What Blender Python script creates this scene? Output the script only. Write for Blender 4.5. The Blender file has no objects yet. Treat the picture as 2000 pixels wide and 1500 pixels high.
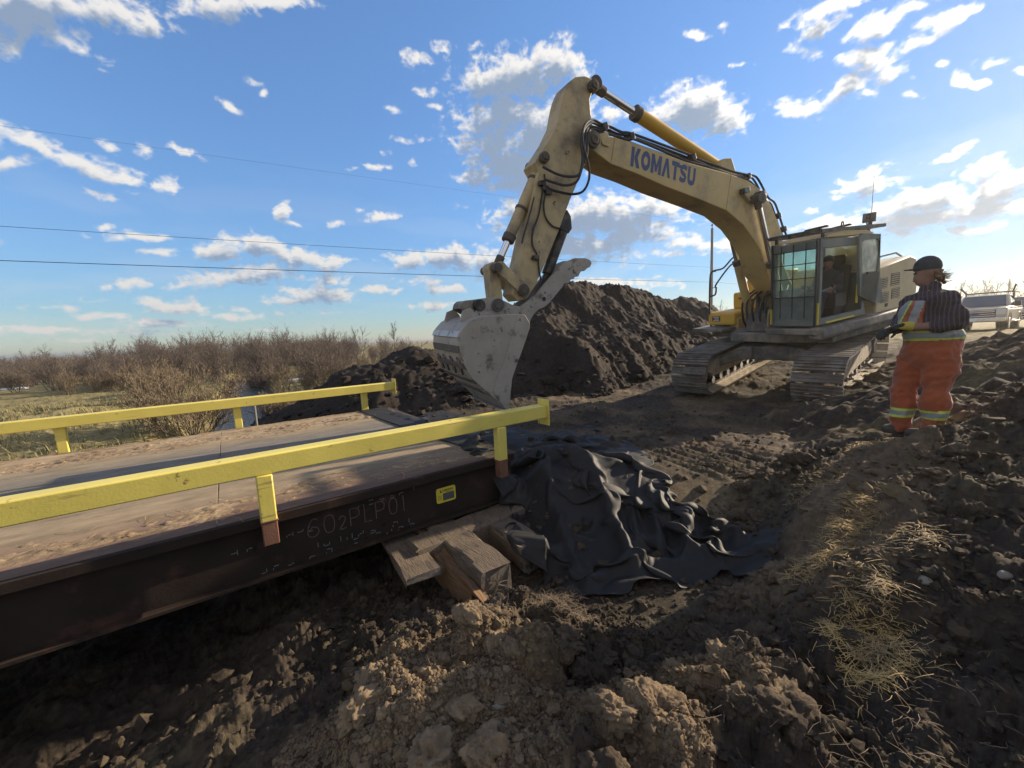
import bpy, bmesh, math, random
import numpy as np
from mathutils import Vector, Matrix, Euler

random.seed(7); np.random.seed(7)
scene = bpy.context.scene
COL = scene.collection
PI = math.pi
R_ = math.radians

# ------------------------------------------------------------------ camera
F, CX, CY = 780.0, 1000.0, 750.0            # focal length and centre in photo pixels (2000 x 1500)
def _ray(u, v): return np.array([u - CX, -(v - CY), -F])
_v1, _v2 = _ray(2103, 607.), _ray(428, 683.6)
_X = _v1 / np.linalg.norm(_v1)
_Y = _v2 - _X * np.dot(_v2, _X); _Y /= np.linalg.norm(_Y)
_Z = np.cross(_X, _Y)
RC = np.stack([_X, _Y, _Z])                  # world axes: X along the bridge, Y across it, Z up
CAM = np.array([0, 0, 1.3])                  # z = 0 is the bridge deck
cam_d = bpy.data.cameras.new('camera'); cam = bpy.data.objects.new('camera', cam_d); COL.objects.link(cam)
m = Matrix(RC.tolist()).to_4x4(); m.translation = Vector(CAM)
cam.matrix_world = m
cam_d.sensor_width = 36; cam_d.lens = 36 * F / 2000.0
cam_d.clip_start = 0.05; cam_d.clip_end = 20000
scene.camera = cam
scene.render.resolution_x, scene.render.resolution_y = 1024, 768

# ------------------------------------------------------------------ sun, sky, exposure
SUN = np.array([math.cos(R_(-6.5)) * math.cos(R_(19.5)), math.sin(R_(-6.5)) * math.cos(R_(19.5)), math.sin(R_(19.5))]); SUN /= np.linalg.norm(SUN)
SUN_EL = math.asin(SUN[2]); SUN_ROT = math.atan2(SUN[0], SUN[1])
sd = bpy.data.lights.new('sun', 'SUN'); sd.energy = 5.0; sd.angle = R_(0.5); sd.color = (1.0, 0.83, 0.62)
so = bpy.data.objects.new('sun', sd); COL.objects.link(so)
so.rotation_euler = Vector(SUN.tolist()).to_track_quat('Z', 'Y').to_euler()
w = bpy.data.worlds.new('World'); scene.world = w; w.use_nodes = True
nt = w.node_tree; bg = nt.nodes['Background']
sk = nt.nodes.new('ShaderNodeTexSky'); sk.sky_type = 'NISHITA'; sk.sun_disc = False
sk.sun_elevation = SUN_EL; sk.sun_rotation = SUN_ROT
sk.air_density = 1.0; sk.dust_density = 0.06; sk.ozone_density = 5.0
bw = nt.nodes.new('ShaderNodeRGBToBW'); nt.links.new(sk.outputs[0], bw.inputs[0])          # soft shoulder, as the phone's picture has
md = nt.nodes.new('ShaderNodeMath'); md.operation = 'MULTIPLY_ADD'; md.inputs[1].default_value = .36; md.inputs[2].default_value = 1; nt.links.new(bw.outputs[0], md.inputs[0])
dv_ = nt.nodes.new('ShaderNodeMath'); dv_.operation = 'DIVIDE'; dv_.inputs[0].default_value = 1.5; nt.links.new(md.outputs[0], dv_.inputs[1])
ts = nt.nodes.new('ShaderNodeMix'); ts.data_type = 'RGBA'; ts.blend_type = 'MULTIPLY'; ts.inputs[0].default_value = 1
nt.links.new(sk.outputs[0], ts.inputs[6]); nt.links.new(dv_.outputs[0], ts.inputs[7]); nt.links.new(ts.outputs[2], bg.inputs[0]); bg.inputs[1].default_value = 0.12
scene.view_settings.view_transform = 'Standard'; scene.view_settings.look = 'None'
scene.view_settings.gamma = 1; scene.view_settings.exposure = 0.95
scene.cycles.max_bounces = 6; scene.cycles.transparent_max_bounces = 12
scene.cycles.sample_clamp_indirect = 4
scene.cycles.use_denoising = True

# ------------------------------------------------------------------ pixel <-> place helpers (only used to place things)
def at_plane(u, v, p0, n):
    d = RC @ _ray(u, v); return CAM + d * np.dot(np.asarray(p0) - CAM, n) / np.dot(d, n)
def at_z(u, v, z):
    d = RC @ _ray(u, v); return CAM + d * (z - CAM[2]) / d[2]
def at_y(u, v, y):
    d = RC @ _ray(u, v); return CAM + d * (y - CAM[1]) / d[1]
def at_depth(u, v, D):
    return CAM + (RC @ _ray(u, v)) * D / F

# ------------------------------------------------------------------ numpy noise
def _hash(ix, iy, s):
    h = (ix.astype(np.int64) * 374761393 + iy.astype(np.int64) * 668265263 + s * 1442695041) & 0xffffffff
    h = ((h ^ (h >> 13)) * 1274126177) & 0xffffffff
    return (h ^ (h >> 16)) & 0xffffffff
def perlin(x, y, s=0):
    xi, yi = np.floor(x), np.floor(y); xf, yf = x - xi, y - yi
    def g(ix, iy):
        a = _hash(ix, iy, s) * (2 * PI / 4294967296.0)
        return np.cos(a) * (x - ix) + np.sin(a) * (y - iy)
    sx = xf * xf * xf * (xf * (xf * 6 - 15) + 10); sy = yf * yf * yf * (yf * (yf * 6 - 15) + 10)
    a = g(xi, yi); b = g(xi + 1, yi); c = g(xi, yi + 1); d = g(xi + 1, yi + 1)
    return (a + (b - a) * sx + (c - a) * sy + (a - b - c + d) * sx * sy) * 1.5
def fbm(x, y, o=5, s=0, gain=.5, ridged=False):
    t = np.zeros_like(x, dtype=float); a = 1.0; f = 1.0
    for k in range(o):
        n = perlin(x * f + 17.3 * k, y * f - 9.1 * k, s + k)
        t += a * ((1 - np.abs(n) * 2) if ridged else n); a *= gain; f *= 2.03
    return t
def worley(x, y, s=0, jitter=.9):
    """distance to the nearest point and a random number of that cell"""
    xi, yi = np.floor(x), np.floor(y); best = np.full(x.shape, 9.0); rid = np.zeros(x.shape)
    for dx in (-1, 0, 1):
        for dy in (-1, 0, 1):
            cx, cy = xi + dx, yi + dy
            h1 = _hash(cx, cy, s) / 4294967296.0; h2 = _hash(cx, cy, s + 77) / 4294967296.0
            d = (cx + .5 + (h1 - .5) * jitter - x) ** 2 + (cy + .5 + (h2 - .5) * jitter - y) ** 2
            k = d < best; best = np.where(k, d, best); rid = np.where(k, _hash(cx, cy, s + 5) / 4294967296.0, rid)
    return np.sqrt(best), rid
def smooth(a, b, x):
    t = np.clip((x - a) / (b - a), 0, 1); return t * t * (3 - 2 * t)
def clods(x, y, scale, s, dens=.5, r=.55):
    """height (in units of the scale) of lumps lying about"""
    xw = x / scale + .35 * perlin(x / scale * 1.7, y / scale * 1.7, s + 3); yw = y / scale + .35 * perlin(x / scale * 1.7 + 9, y / scale * 1.7, s + 4)
    d, k = worley(xw, yw, s)
    rr = r * (.45 + .55 * ((k * 7.31) % 1))
    return np.where(k < dens, np.sqrt(np.clip(rr * rr - d * d, 0, None)), 0) * scale

# ------------------------------------------------------------------ object helpers
def tag(o, label=None, cat=None, group=None, kind=None):
    if label: o['label'] = label
    if cat: o['category'] = cat
    if group: o['group'] = group
    if kind: o['kind'] = kind
    return o
def empty(name, loc=(0, 0, 0), rz=0, matrix=None):
    o = bpy.data.objects.new(name, None); COL.objects.link(o)
    if matrix is not None: o.matrix_world = matrix
    else: o.location = loc; o.rotation_euler = (0, 0, rz)
    o.empty_display_size = .2
    return o
def link_mesh(name, me, mats, parent=None):
    o = bpy.data.objects.new(name, me); COL.objects.link(o)
    for mt in (mats if isinstance(mats, (list, tuple)) else [mats]): me.materials.append(mt)
    if parent is not None: o.parent = parent
    return o
def np_mesh(name, V, Fq):
    """fast mesh from vertex array and face array (n x 3 or n x 4)"""
    me = bpy.data.meshes.new(name); V = np.asarray(V, np.float32); Fq = np.asarray(Fq, np.int32); k = Fq.shape[1]
    me.vertices.add(len(V)); me.vertices.foreach_set('co', V.ravel())
    me.loops.add(Fq.size); me.loops.foreach_set('vertex_index', Fq.ravel())
    me.polygons.add(len(Fq)); me.polygons.foreach_set('loop_start', np.arange(0, Fq.size, k, dtype=np.int32))
    me.update(calc_edges=True); me.validate()
    me.shade_smooth()
    return me
def grid_faces(nu, nv, wrap=False):
    i = np.arange(nu - 1)[:, None]; nj = nv if wrap else nv - 1
    j = np.arange(nj)[None, :]; j2 = (j + 1) % nv
    return np.stack([i * nv + j + 0 * i, (i + 1) * nv + j, (i + 1) * nv + j2 + 0 * i, i * nv + j2 + 0 * i], -1).reshape(-1, 4)
def copy_tree(o, parent=None):
    c = o.copy(); COL.objects.link(c)
    if parent is not None: c.parent = parent
    for ch in list(o.children): copy_tree(ch, c)
    return c

class MB:
    """collects shapes; T maps local points to the object's space"""
    def __init__(s, T=None): s.v = []; s.f = []; s.T = T
    def _add(s, pts, faces):
        b = len(s.v)
        for p in pts:
            p = Vector(p); s.v.append(s.T @ p if s.T is not None else p)
        for f in faces: s.f.append([b + i for i in f])
        return s
    def box(s, c, d, rot=None):
        x, y, z = d[0] / 2, d[1] / 2, d[2] / 2; c = Vector(c)
        P = [Vector((sx * x, sy * y, sz * z)) for sx in (-1, 1) for sy in (-1, 1) for sz in (-1, 1)]
        if rot is not None: Rm = Euler(rot).to_matrix(); P = [Rm @ p for p in P]
        return s._add([c + p for p in P], [(0, 1, 3, 2), (4, 6, 7, 5), (0, 4, 5, 1), (2, 3, 7, 6), (0, 2, 6, 4), (1, 5, 7, 3)])
    def bar(s, p0, p1, wx, wz, up=(0, 0, 1)):
        p0, p1 = Vector(p0), Vector(p1); d = (p1 - p0).normalized(); a = d.cross(Vector(up)).normalized(); b = a.cross(d)
        P = [p + a * i * wx / 2 + b * j * wz / 2 for p in (p0, p1) for i in (-1, 1) for j in (-1, 1)]
        return s._add(P, [(0, 2, 3, 1), (4, 5, 7, 6), (0, 1, 5, 4), (2, 6, 7, 3), (0, 4, 6, 2), (1, 3, 7, 5)])
    def prism(s, poly, a, b, axis='y'):
        """poly in the two other axes (xz for y, xy for z, yz for x), extruded from a to b; a, b may be lists per vertex"""
        n = len(poly); A = a if isinstance(a, (list, tuple)) else [a] * n; B = b if isinstance(b, (list, tuple)) else [b] * n
        def mk(p, t): return (p[0], t, p[1]) if axis == 'y' else (p[0], p[1], t) if axis == 'z' else (t, p[0], p[1])
        P = [mk(p, t) for p, t in zip(poly, A)] + [mk(p, t) for p, t in zip(poly, B)]
        return s._add(P, [list(range(n))[::-1], list(range(n, 2 * n))] + [(i, (i + 1) % n, n + (i + 1) % n, n + i) for i in range(n)])
    def tube(s, pts, r, n=8, cap=True):
        pts = [Vector(p) for p in pts]; k = len(pts); rs = r if isinstance(r, (list, tuple)) else [r] * k
        P = []; a = None
        for i in range(k):
            d = (pts[min(i + 1, k - 1)] - pts[max(i - 1, 0)]).normalized()
            if a is None: a = d.orthogonal().normalized()
            else:
                a = a - d * a.dot(d); a = a.normalized() if a.length > 1e-6 else d.orthogonal().normalized()
            b = d.cross(a)
            for j in range(n):
                t = 2 * PI * j / n; P.append(pts[i] + (a * math.cos(t) + b * math.sin(t)) * rs[i])
        Fs = [(i * n + j, i * n + (j + 1) % n, (i + 1) * n + (j + 1) % n, (i + 1) * n + j) for i in range(k - 1) for j in range(n)]
        if cap: Fs += [list(range(n))[::-1], list(range((k - 1) * n, k * n))]
        return s._add(P, Fs)
    def cyl(s, p0, p1, r, n=16): return s.tube([p0, p1], r, n)
    def ball(s, c, r, n=10, sc=(1, 1, 1)):
        c = Vector(c); k = n // 2 + 1; P = []
        for i in range(k):
            a = PI * (i + .001 * (i == 0) - .001 * (i == k - 1)) / (k - 1)
            for j in range(n): t = 2 * PI * j / n; P.append(c + Vector((math.sin(a) * math.cos(t) * r * sc[0], math.sin(a) * math.sin(t) * r * sc[1], math.cos(a) * r * sc[2])))
        Fs = [(i * n + j, (i + 1) * n + j, (i + 1) * n + (j + 1) % n, i * n + (j + 1) % n) for i in range(k - 1) for j in range(n)]
        return s._add(P, Fs)
    def build(s, name, mat, parent=None, bevel=0, smooth_angle=35, seg=2, loc=None):
        me = bpy.data.meshes.new(name); me.from_pydata([tuple(v) for v in s.v], [], s.f); me.update()
        bm = bmesh.new(); bm.from_mesh(me); bmesh.ops.recalc_face_normals(bm, faces=bm.faces); bm.to_mesh(me); bm.free()
        me.shade_smooth(); me.set_sharp_from_angle(angle=R_(smooth_angle))
        o = link_mesh(name, me, mat, parent)
        if loc is not None: o.location = loc
        if bevel:
            b = o.modifiers.new('bevel', 'BEVEL'); b.width = bevel; b.segments = seg; b.limit_method = 'ANGLE'; b.angle_limit = R_(30)
        return o
def smooth_path(pts, n=6):
    """Catmull-Rom through the points"""
    P = [Vector(p) for p in pts]; P = [P[0] * 2 - P[1]] + P + [P[-1] * 2 - P[-2]]; out = []
    for i in range(1, len(P) - 2):
        for k in range(n):
            t = k / n; a, b, c, d = P[i - 1], P[i], P[i + 1], P[i + 2]
            out.append(.5 * ((2 * b) + (c - a) * t + (2 * a - 5 * b + 4 * c - d) * t * t + (3 * b - a - 3 * c + d) * t ** 3))
    return out + [P[-2]]

# ------------------------------------------------------------------ materials
def mat(name, col, rough=.7, var=.15, scale=3.0, metal=0, bump=0, bscale=40., spec=.4, col2=None, c2scale=2., c2lo=.45, c2hi=.6, detail=8, coat=0, stretch=None, sheen=0, chips=None):
    """Principled with noise in value, an optional second colour in patches (dirt, rust) and bump"""
    mt = bpy.data.materials.new(name); mt.use_nodes = True; N = mt.node_tree.nodes; L = mt.node_tree.links
    b = N['Principled BSDF']; b.inputs['Roughness'].default_value = rough; b.inputs['Metallic'].default_value = metal
    b.inputs['Specular IOR Level'].default_value = spec; b.inputs['Coat Weight'].default_value = coat
    if sheen: b.inputs['Sheen Weight'].default_value = sheen
    tc = N.new('ShaderNodeTexCoord'); src = tc.outputs['Object']
    if stretch:
        mp = N.new('ShaderNodeMapping'); mp.inputs['Scale'].default_value = stretch; L.new(src, mp.inputs[0]); src = mp.outputs[0]
    def noise(sc, det=detail, rg=.6):
        n = N.new('ShaderNodeTexNoise'); n.inputs['Scale'].default_value = sc; n.inputs['Detail'].default_value = det; n.inputs['Roughness'].default_value = rg
        L.new(src, n.inputs['Vector']); return n.outputs[0]
    nz = noise(scale)
    mr = N.new('ShaderNodeMapRange'); mr.inputs[1].default_value = .25; mr.inputs[2].default_value = .75
    mr.inputs[3].default_value = 1 - var; mr.inputs[4].default_value = 1 + var; L.new(nz, mr.inputs[0])
    c = N.new('ShaderNodeMix'); c.data_type = 'RGBA'; c.blend_type = 'MULTIPLY'; c.inputs[0].default_value = 1
    c.inputs[6].default_value = (*col, 1)
    base = None
    if col2 is not None:
        r = N.new('ShaderNodeMapRange'); r.inputs[1].default_value = c2lo; r.inputs[2].default_value = c2hi; L.new(noise(c2scale, 10, .65), r.inputs[0])
        mx = N.new('ShaderNodeMix'); mx.data_type = 'RGBA'; mx.inputs[6].default_value = (*col, 1); mx.inputs[7].default_value = (*col2, 1)
        L.new(r.outputs[0], mx.inputs[0]); L.new(mx.outputs[2], c.inputs[6])
    L.new(mr.outputs[0], c.inputs[7]); last = c.outputs[2]
    for cc, csc, thr, stc in (chips or ()):       # small chips, scratches or mud spots of another colour
        n = N.new('ShaderNodeTexNoise'); n.inputs['Scale'].default_value = csc; n.inputs['Detail'].default_value = 5; n.inputs['Roughness'].default_value = .65
        m2_ = N.new('ShaderNodeMapping'); m2_.inputs['Scale'].default_value = stc; m2_.inputs['Rotation'].default_value = (.3, .5, .2); L.new(tc.outputs['Object'], m2_.inputs[0]); L.new(m2_.outputs[0], n.inputs['Vector'])
        r = N.new('ShaderNodeMapRange'); r.inputs[1].default_value = thr; r.inputs[2].default_value = thr + .035; L.new(n.outputs[0], r.inputs[0])
        mx = N.new('ShaderNodeMix'); mx.data_type = 'RGBA'; mx.inputs[7].default_value = (*cc, 1); L.new(r.outputs[0], mx.inputs[0]); L.new(last, mx.inputs[6]); last = mx.outputs[2]
    L.new(last, b.inputs['Base Color'])
    if bump:
        bp = N.new('ShaderNodeBump'); bp.inputs['Strength'].default_value = 1; bp.inputs['Distance'].default_value = bump
        L.new(noise(bscale, 6, .6), bp.inputs['Height']); L.new(bp.outputs[0], b.inputs['Normal'])
    return mt
def glass_mat(name, tint=(.75, .85, .8), alpha=.25, rough=.05):
    mt = bpy.data.materials.new(name); mt.use_nodes = True; N = mt.node_tree.nodes; L = mt.node_tree.links
    b = N['Principled BSDF']; b.inputs['Base Color'].default_value = (*tint, 1); b.inputs['Roughness'].default_value = rough; b.inputs['Specular IOR Level'].default_value = .5
    t = N.new('ShaderNodeBsdfTransparent'); t.inputs[0].default_value = (*[min(1, c + .1) for c in tint], 1)
    tc = N.new('ShaderNodeTexCoord'); n = N.new('ShaderNodeTexNoise'); n.inputs['Scale'].default_value = 6; n.inputs['Detail'].default_value = 8; L.new(tc.outputs['Object'], n.inputs['Vector'])
    mr = N.new('ShaderNodeMapRange'); mr.inputs[1].default_value = .35; mr.inputs[2].default_value = .7; mr.inputs[3].default_value = alpha * .7; mr.inputs[4].default_value = alpha * 1.5; L.new(n.outputs[0], mr.inputs[0])
    mx = N.new('ShaderNodeMixShader'); L.new(mr.outputs[0], mx.inputs[0]); L.new(t.outputs[0], mx.inputs[1]); L.new(b.outputs[0], mx.inputs[2])
    L.new(mx.outputs[0], N['Material Output'].inputs[0]); return mt
def attr_soil(name, colA, colB, attr='dry', bump=.012, rough=.95, pale=(.21, .152, .092)):
    """soil: colA, towards colB where the vertex attribute says so (dry grass, dust), with fine clods in bump"""
    mt = bpy.data.materials.new(name); mt.use_nodes = True; N = mt.node_tree.nodes; L = mt.node_tree.links
    b = N['Principled BSDF']; b.inputs['Roughness'].default_value = rough; b.inputs['Specular IOR Level'].default_value = .15
    tc = N.new('ShaderNodeTexCoord'); src = tc.outputs['Object']
    def noise(sc, det, rg=.6):
        n = N.new('ShaderNodeTexNoise'); n.inputs['Scale'].default_value = sc; n.inputs['Detail'].default_value = det; n.inputs['Roughness'].default_value = rg
        L.new(src, n.inputs['Vector']); return n.outputs[0]
    at = N.new('ShaderNodeAttribute'); at.attribute_name = attr
    big = noise(.9, 6); fine = noise(14, 8, .65)
    ad = N.new('ShaderNodeMath'); ad.operation = 'MULTIPLY_ADD'; ad.inputs[1].default_value = .5; L.new(fine, ad.inputs[0]); L.new(at.outputs['Fac'], ad.inputs[2])
    sb = N.new('ShaderNodeMath'); sb.operation = 'SUBTRACT'; sb.inputs[1].default_value = .25; sb.use_clamp = True; L.new(ad.outputs[0], sb.inputs[0])
    mx = N.new('ShaderNodeMix'); mx.data_type = 'RGBA'; mx.inputs[6].default_value = (*colA, 1); mx.inputs[7].default_value = (*colB, 1); L.new(sb.outputs[0], mx.inputs[0])
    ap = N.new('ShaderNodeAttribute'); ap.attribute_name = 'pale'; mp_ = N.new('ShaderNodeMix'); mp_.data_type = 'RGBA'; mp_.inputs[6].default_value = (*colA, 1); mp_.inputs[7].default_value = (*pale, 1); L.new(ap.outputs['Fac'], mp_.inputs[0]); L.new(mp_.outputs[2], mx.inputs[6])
    ml = N.new('ShaderNodeMath'); ml.operation = 'MULTIPLY'; L.new(big, ml.inputs[0]); L.new(fine, ml.inputs[1])
    mr = N.new('ShaderNodeMapRange'); mr.inputs[1].default_value = .12; mr.inputs[2].default_value = .38; mr.inputs[3].default_value = .6; mr.inputs[4].default_value = 1.45; L.new(ml.outputs[0], mr.inputs[0])
    c = N.new('ShaderNodeMix'); c.data_type = 'RGBA'; c.blend_type = 'MULTIPLY'; c.inputs[0].default_value = 1
    L.new(mx.outputs[2], c.inputs[6]); L.new(mr.outputs[0], c.inputs[7]); L.new(c.outputs[2], b.inputs['Base Color'])
    bp = N.new('ShaderNodeBump'); bp.inputs['Distance'].default_value = bump; bp.inputs['Strength'].default_value = .9
    L.new(noise(45, 7, .7), bp.inputs['Height']); L.new(bp.outputs[0], b.inputs['Normal'])
    return mt

M = {}
M['soil'] = attr_soil('soil', (.044, .034, .026), (.20, .168, .075))
M['soil_dark'] = attr_soil('dark_soil', (.030, .0245, .0205), (.062, .046, .032))
M['rail_yellow'] = mat('rail_yellow', (.66, .55, .12), .45, .12, 2.5, spec=.45, col2=(.26, .17, .07), c2scale=7, c2lo=.635, c2hi=.675, bump=.001, bscale=60, chips=[((.16, .085, .045), 13, .70, (1, 1, 1)), ((.42, .33, .10), 4, .63, (.25, 6, 6))])
M['rail_rust'] = mat('rusty_post_foot', (.16, .075, .045), .8, .3, 8, bump=.003, bscale=80)
M['girder'] = mat('brown_girder_paint', (.030, .021, .0165), .85, .3, 3, spec=.12, col2=(.10, .05, .032), c2scale=4, c2lo=.55, c2hi=.8, bump=.002, bscale=50)
M['flange'] = mat('flange_steel', (.065, .040, .030), .7, .3, 5, bump=.002, bscale=60)
M['exc_yellow'] = mat('faded_machine_yellow', (.52, .385, .165), .55, .12, 2.2, spec=.4, col2=(.25, .20, .13), c2scale=1.8, c2lo=.5, c2hi=.72, bump=.001, bscale=50, chips=[((.09, .075, .06), 9, .70, (1, 1, 1)), ((.15, .12, .09), 5, .67, (1, 1, 6))])
M['exc_yellow_clean'] = mat('machine_yellow', (.62, .37, .05), .5, .10, 2.5, col2=(.40, .29, .12), c2scale=2.5, c2lo=.55, c2hi=.8)
M['arm_yellow'] = mat('muddy_arm_yellow', (.46, .355, .19), .65, .16, 2.5, col2=(.19, .155, .115), c2scale=2.6, c2lo=.46, c2hi=.68, bump=.002, bscale=40, chips=[((.075, .06, .05), 8, .655, (1, 1, 1)), ((.10, .08, .065), 5, .66, (7, 7, 1))])
M['hood'] = mat('pale_hood_paint', (.52, .42, .24), .55, .10, 3, col2=(.34, .29, .2), c2scale=2, c2lo=.5, c2hi=.8)
M['bucket'] = mat('worn_bucket_steel', (.33, .295, .25), .6, .2, 3, metal=.05, spec=.4, col2=(.12, .098, .078), c2scale=4, c2lo=.56, c2hi=.66, bump=.002, bscale=30, chips=[((.085, .07, .058), 7, .64, (1, 1, 1)), ((.48, .45, .40), 7, .66, (9, 9, 1)), ((.14, .12, .10), 6, .65, (1, 1, 9))])
M['steel_dark'] = mat('greasy_dark_steel', (.035, .034, .034), .5, .3, 6, metal=.3, col2=(.09, .075, .06), c2scale=6)
M['track'] = mat('muddy_track_steel', (.20, .182, .16), .6, .25, 5, metal=.15, col2=(.13, .105, .08), c2scale=4, c2lo=.42, c2hi=.6, bump=.004, bscale=40)
M['frame_grey'] = mat('dusty_frame_grey', (.12, .112, .10), .75, .25, 3, col2=(.22, .19, .15), c2scale=3, bump=.002)
M['chrome'] = mat('chrome_rod', (.75, .76, .78), .15, .05, 3, metal=1)
M['hose'] = mat('rubber_hose', (.028, .028, .03), .5, .2, 10)
M['cab_grey'] = mat('cab_grey_green', (.12, .14, .132), .55, .2, 3, col2=(.15, .15, .13), c2scale=3)
M['cab_panel'] = mat('cab_lower_panel', (.095, .135, .125), .6, .15, 3, col2=(.15, .16, .14), c2scale=3)
M['dry_mud'] = mat('pale_dried_mud', (.36, .30, .22), .9, .2, 5, col2=(.18, .15, .115), c2scale=4, c2lo=.5, c2hi=.7, bump=.006, bscale=30)
M['pad_inner'] = mat('worn_sunlit_pad', (.56, .47, .33), .38, .2, 5, spec=.7, col2=(.34, .28, .2), c2scale=6, c2lo=.5, c2hi=.7)  # worn inner pad faces, lightened with the sun's glare on them
M['glass'] = glass_mat('dusty_cab_glass', (.72, .82, .76), .16)
M['glass_dirty'] = glass_mat('mud_spattered_glass', (.62, .62, .5), .55)
M['blue'] = mat('logo_blue', (.038, .065, .17), .5, .08, 5)
M['black'] = mat('black_plastic', (.02, .02, .022), .5, .2, 6)
M['white'] = mat('white_paint', (.75, .76, .75), .45, .06, 6)
M['grime'] = mat('dark_mud', (.10, .085, .068), .9, .3, 12, bump=.004, bscale=60)
M['wood'] = mat('grey_weathered_timber', (.155, .120, .085), .85, .35, 4, spec=.2, col2=(.07, .056, .045), c2scale=4, c2lo=.5, c2hi=.62, bump=.008, bscale=14, stretch=(6, 1, 6))
M['wood_brown'] = mat('split_timber', (.21, .125, .068), .85, .35, 4, spec=.2, col2=(.10, .06, .035), c2scale=4, c2lo=.48, c2hi=.62, bump=.012, bscale=12, stretch=(6, .8, 6))
M['wood_end'] = mat('timber_end_grain', (.15, .132, .112), .9, .25, 9, spec=.2, col2=(.05, .042, .036), c2scale=5, c2lo=.55, c2hi=.62, bump=.008, bscale=16)
M['straw'] = mat('dry_straw', (.50, .33, .115), .8, .35, 1.5, col2=(.25, .18, .09), c2scale=3)
M['twig'] = mat('bare_willow_twig', (.105, .082, .066), .85, .25, 2, col2=(.14, .11, .078), c2scale=.8)
M['twig_red'] = mat('reddish_willow_twig', (.105, .082, .068), .85, .25, 2)
M['twig_tan'] = mat('tan_budding_twig', (.165, .125, .08), .85, .25, 2)
M['bark'] = mat('grey_bark', (.09, .08, .072), .9, .25, 4, bump=.01, bscale=10)
M['spruce'] = mat('dark_spruce_needles', (.022, .032, .02), .9, .3, 3)

# ================================================================== GROUND
CTRL = np.array([
 # where the photographer stands and the dirt in front
 (0,0,-.38),(.4,.6,-.45),(-.6,.4,-.6),(0,-2,-.3),(-3,-1,-.8),
 (1.15,1.15,-.40),(.55,1.45,-.47),(1.0,1.95,-.42),(1.3,2.15,-.46),(.1,1.9,-.66),(-.4,1.5,-.74),(-.3,1.05,-.62),
 (1.62,1.75,-.64),(1.95,1.3,-.62),(1.45,.85,-.42),(1.75,.75,-.46),(1.2,.5,-.42),(2.3,1.0,-.56),(2.3,.75,-.46),(2.75,1.15,-.62),
 (-1.3,1.8,-.95),(-1.2,2.6,-1.0),(0,2.6,-.88),(.2,3.3,-.95),(-1.6,3.4,-1.35),(-1.5,5,-1.5),(.8,3.1,-.92),(1.5,2.75,-.88),(2.1,2.55,-.88),(1.6,2.45,-.90),(1.2,2.75,-.92),(2.4,3.3,-.72),(1.3,3.6,-.95),
 # the bank on the right with the straw
 (2.9,.72,-.22),(3.3,.9,-.15),(2.65,.45,-.26),(3.9,1.15,-.07),(4.5,1.15,.0),(4.5,.9,-.02),(5.1,1.15,.02),(5.7,.9,.06),(6.3,1.1,.06),(7.5,1.3,-.06),(8.6,1.3,-.08),(10,1.5,-.02),(4.2,.4,.08),(5,.4,.22),(6,.2,.42),(7,.35,.5),(8,0,.72),(10,-.4,.92),(13,-.3,.85),
 (3,-.1,.02),(2.1,-.1,-.18),(2,-1,-.05),(5,-1.5,.62),(8,-2,.95),(12,-4,.9),
 # the trench between the bank and the fill
 (2.6,1.6,-.66),(3.2,1.4,-.63),(3.9,1.6,-.54),(5,1.72,-.42),(6.5,1.85,-.30),(7.8,1.95,-.26),
 # compacted fill in front of the machine and the ramp under it
 (2.75,3.4,-.22),(2.7,5,-.20),(2.7,7.2,-.24),(3.4,3.0,-.22),(3.9,2.5,-.30),(3.2,2.2,-.60),(4.3,2.25,-.34),(4.6,3,-.28),(4.6,5,-.28),(5.5,2.5,-.28),(6.5,3,-.28),(6.5,5,-.28),(8.5,2.5,-.27),(8.5,4,-.27),(8.5,5.7,-.27),
 (10.9,4,.03),(10.9,2.4,.03),(10.9,5.6,.04),(13.3,4,.33),(13.4,2.4,.33),(13.3,5.7,.34),(16,3.5,.52),(20,3,.5),(26,2.6,.48),(33,2.8,.46),(45,3,.4),(12.5,1.5,.16),(16,1,.55),(22,-2,.6),
 (2.3,4.5,-.95),(2.2,7,-.95),(1.2,5.5,-1.1),(0,5.5,-1.4),
 # beyond the bridge
 (4.5,7.6,-.26),(3.4,8.4,-.30),(2.4,8.7,-.55),(1.5,8.9,-.95),(.6,9.5,-1.4),(1.8,12.5,-1.0),(3,15,-.95),(7,8.5,-.2),(10,9,-.1),(14,9,.1),
 (-1.9,13.5,-1.0),(-.9,15.5,-1.0),(-3,12,-1.1),(-5,15,-.95),(-6.5,20,-.55),(-4,19.5,-.5),(-2.6,18,-.72),(-10,19,-.6),(-3.5,23,-.75),(-4,26,-.95),(-8,12,-1.0),(-10,5,-1.0),(-5.5,9.5,-1.15),(-8,2,-.8),(-6,5,-1.3),
 (-1.2,19,-1.1),(-.6,26,-1.1),(2.6,22,-1.1),(3.2,30,-1.0),(8,28,-.9),(6,18,-.9),(12,18,-.5),(15,25,-.6),(20,16,-.1),(0,42,-1.0),(-20,40,-1.0),(30,40,-.6),(25,28,-.4),(45,-10,.5),(20,-15,.7),(-30,5,-1.0),(-15,-15,-.9),(-12,25,-1.0)], float)
_n = len(CTRL)
_d = np.hypot(CTRL[:, 0][:, None] - CTRL[:, 0], CTRL[:, 1][:, None] - CTRL[:, 1])
_A = np.zeros((_n + 3, _n + 3)); _A[:_n, :_n] = _d + np.eye(_n) * -.02; _A[:_n, _n] = 1; _A[:_n, _n + 1:] = CTRL[:, :2]; _A[_n:, :_n] = _A[:_n, _n:].T
_w = np.linalg.solve(_A, np.concatenate([CTRL[:, 2], [0, 0, 0]]))
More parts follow.
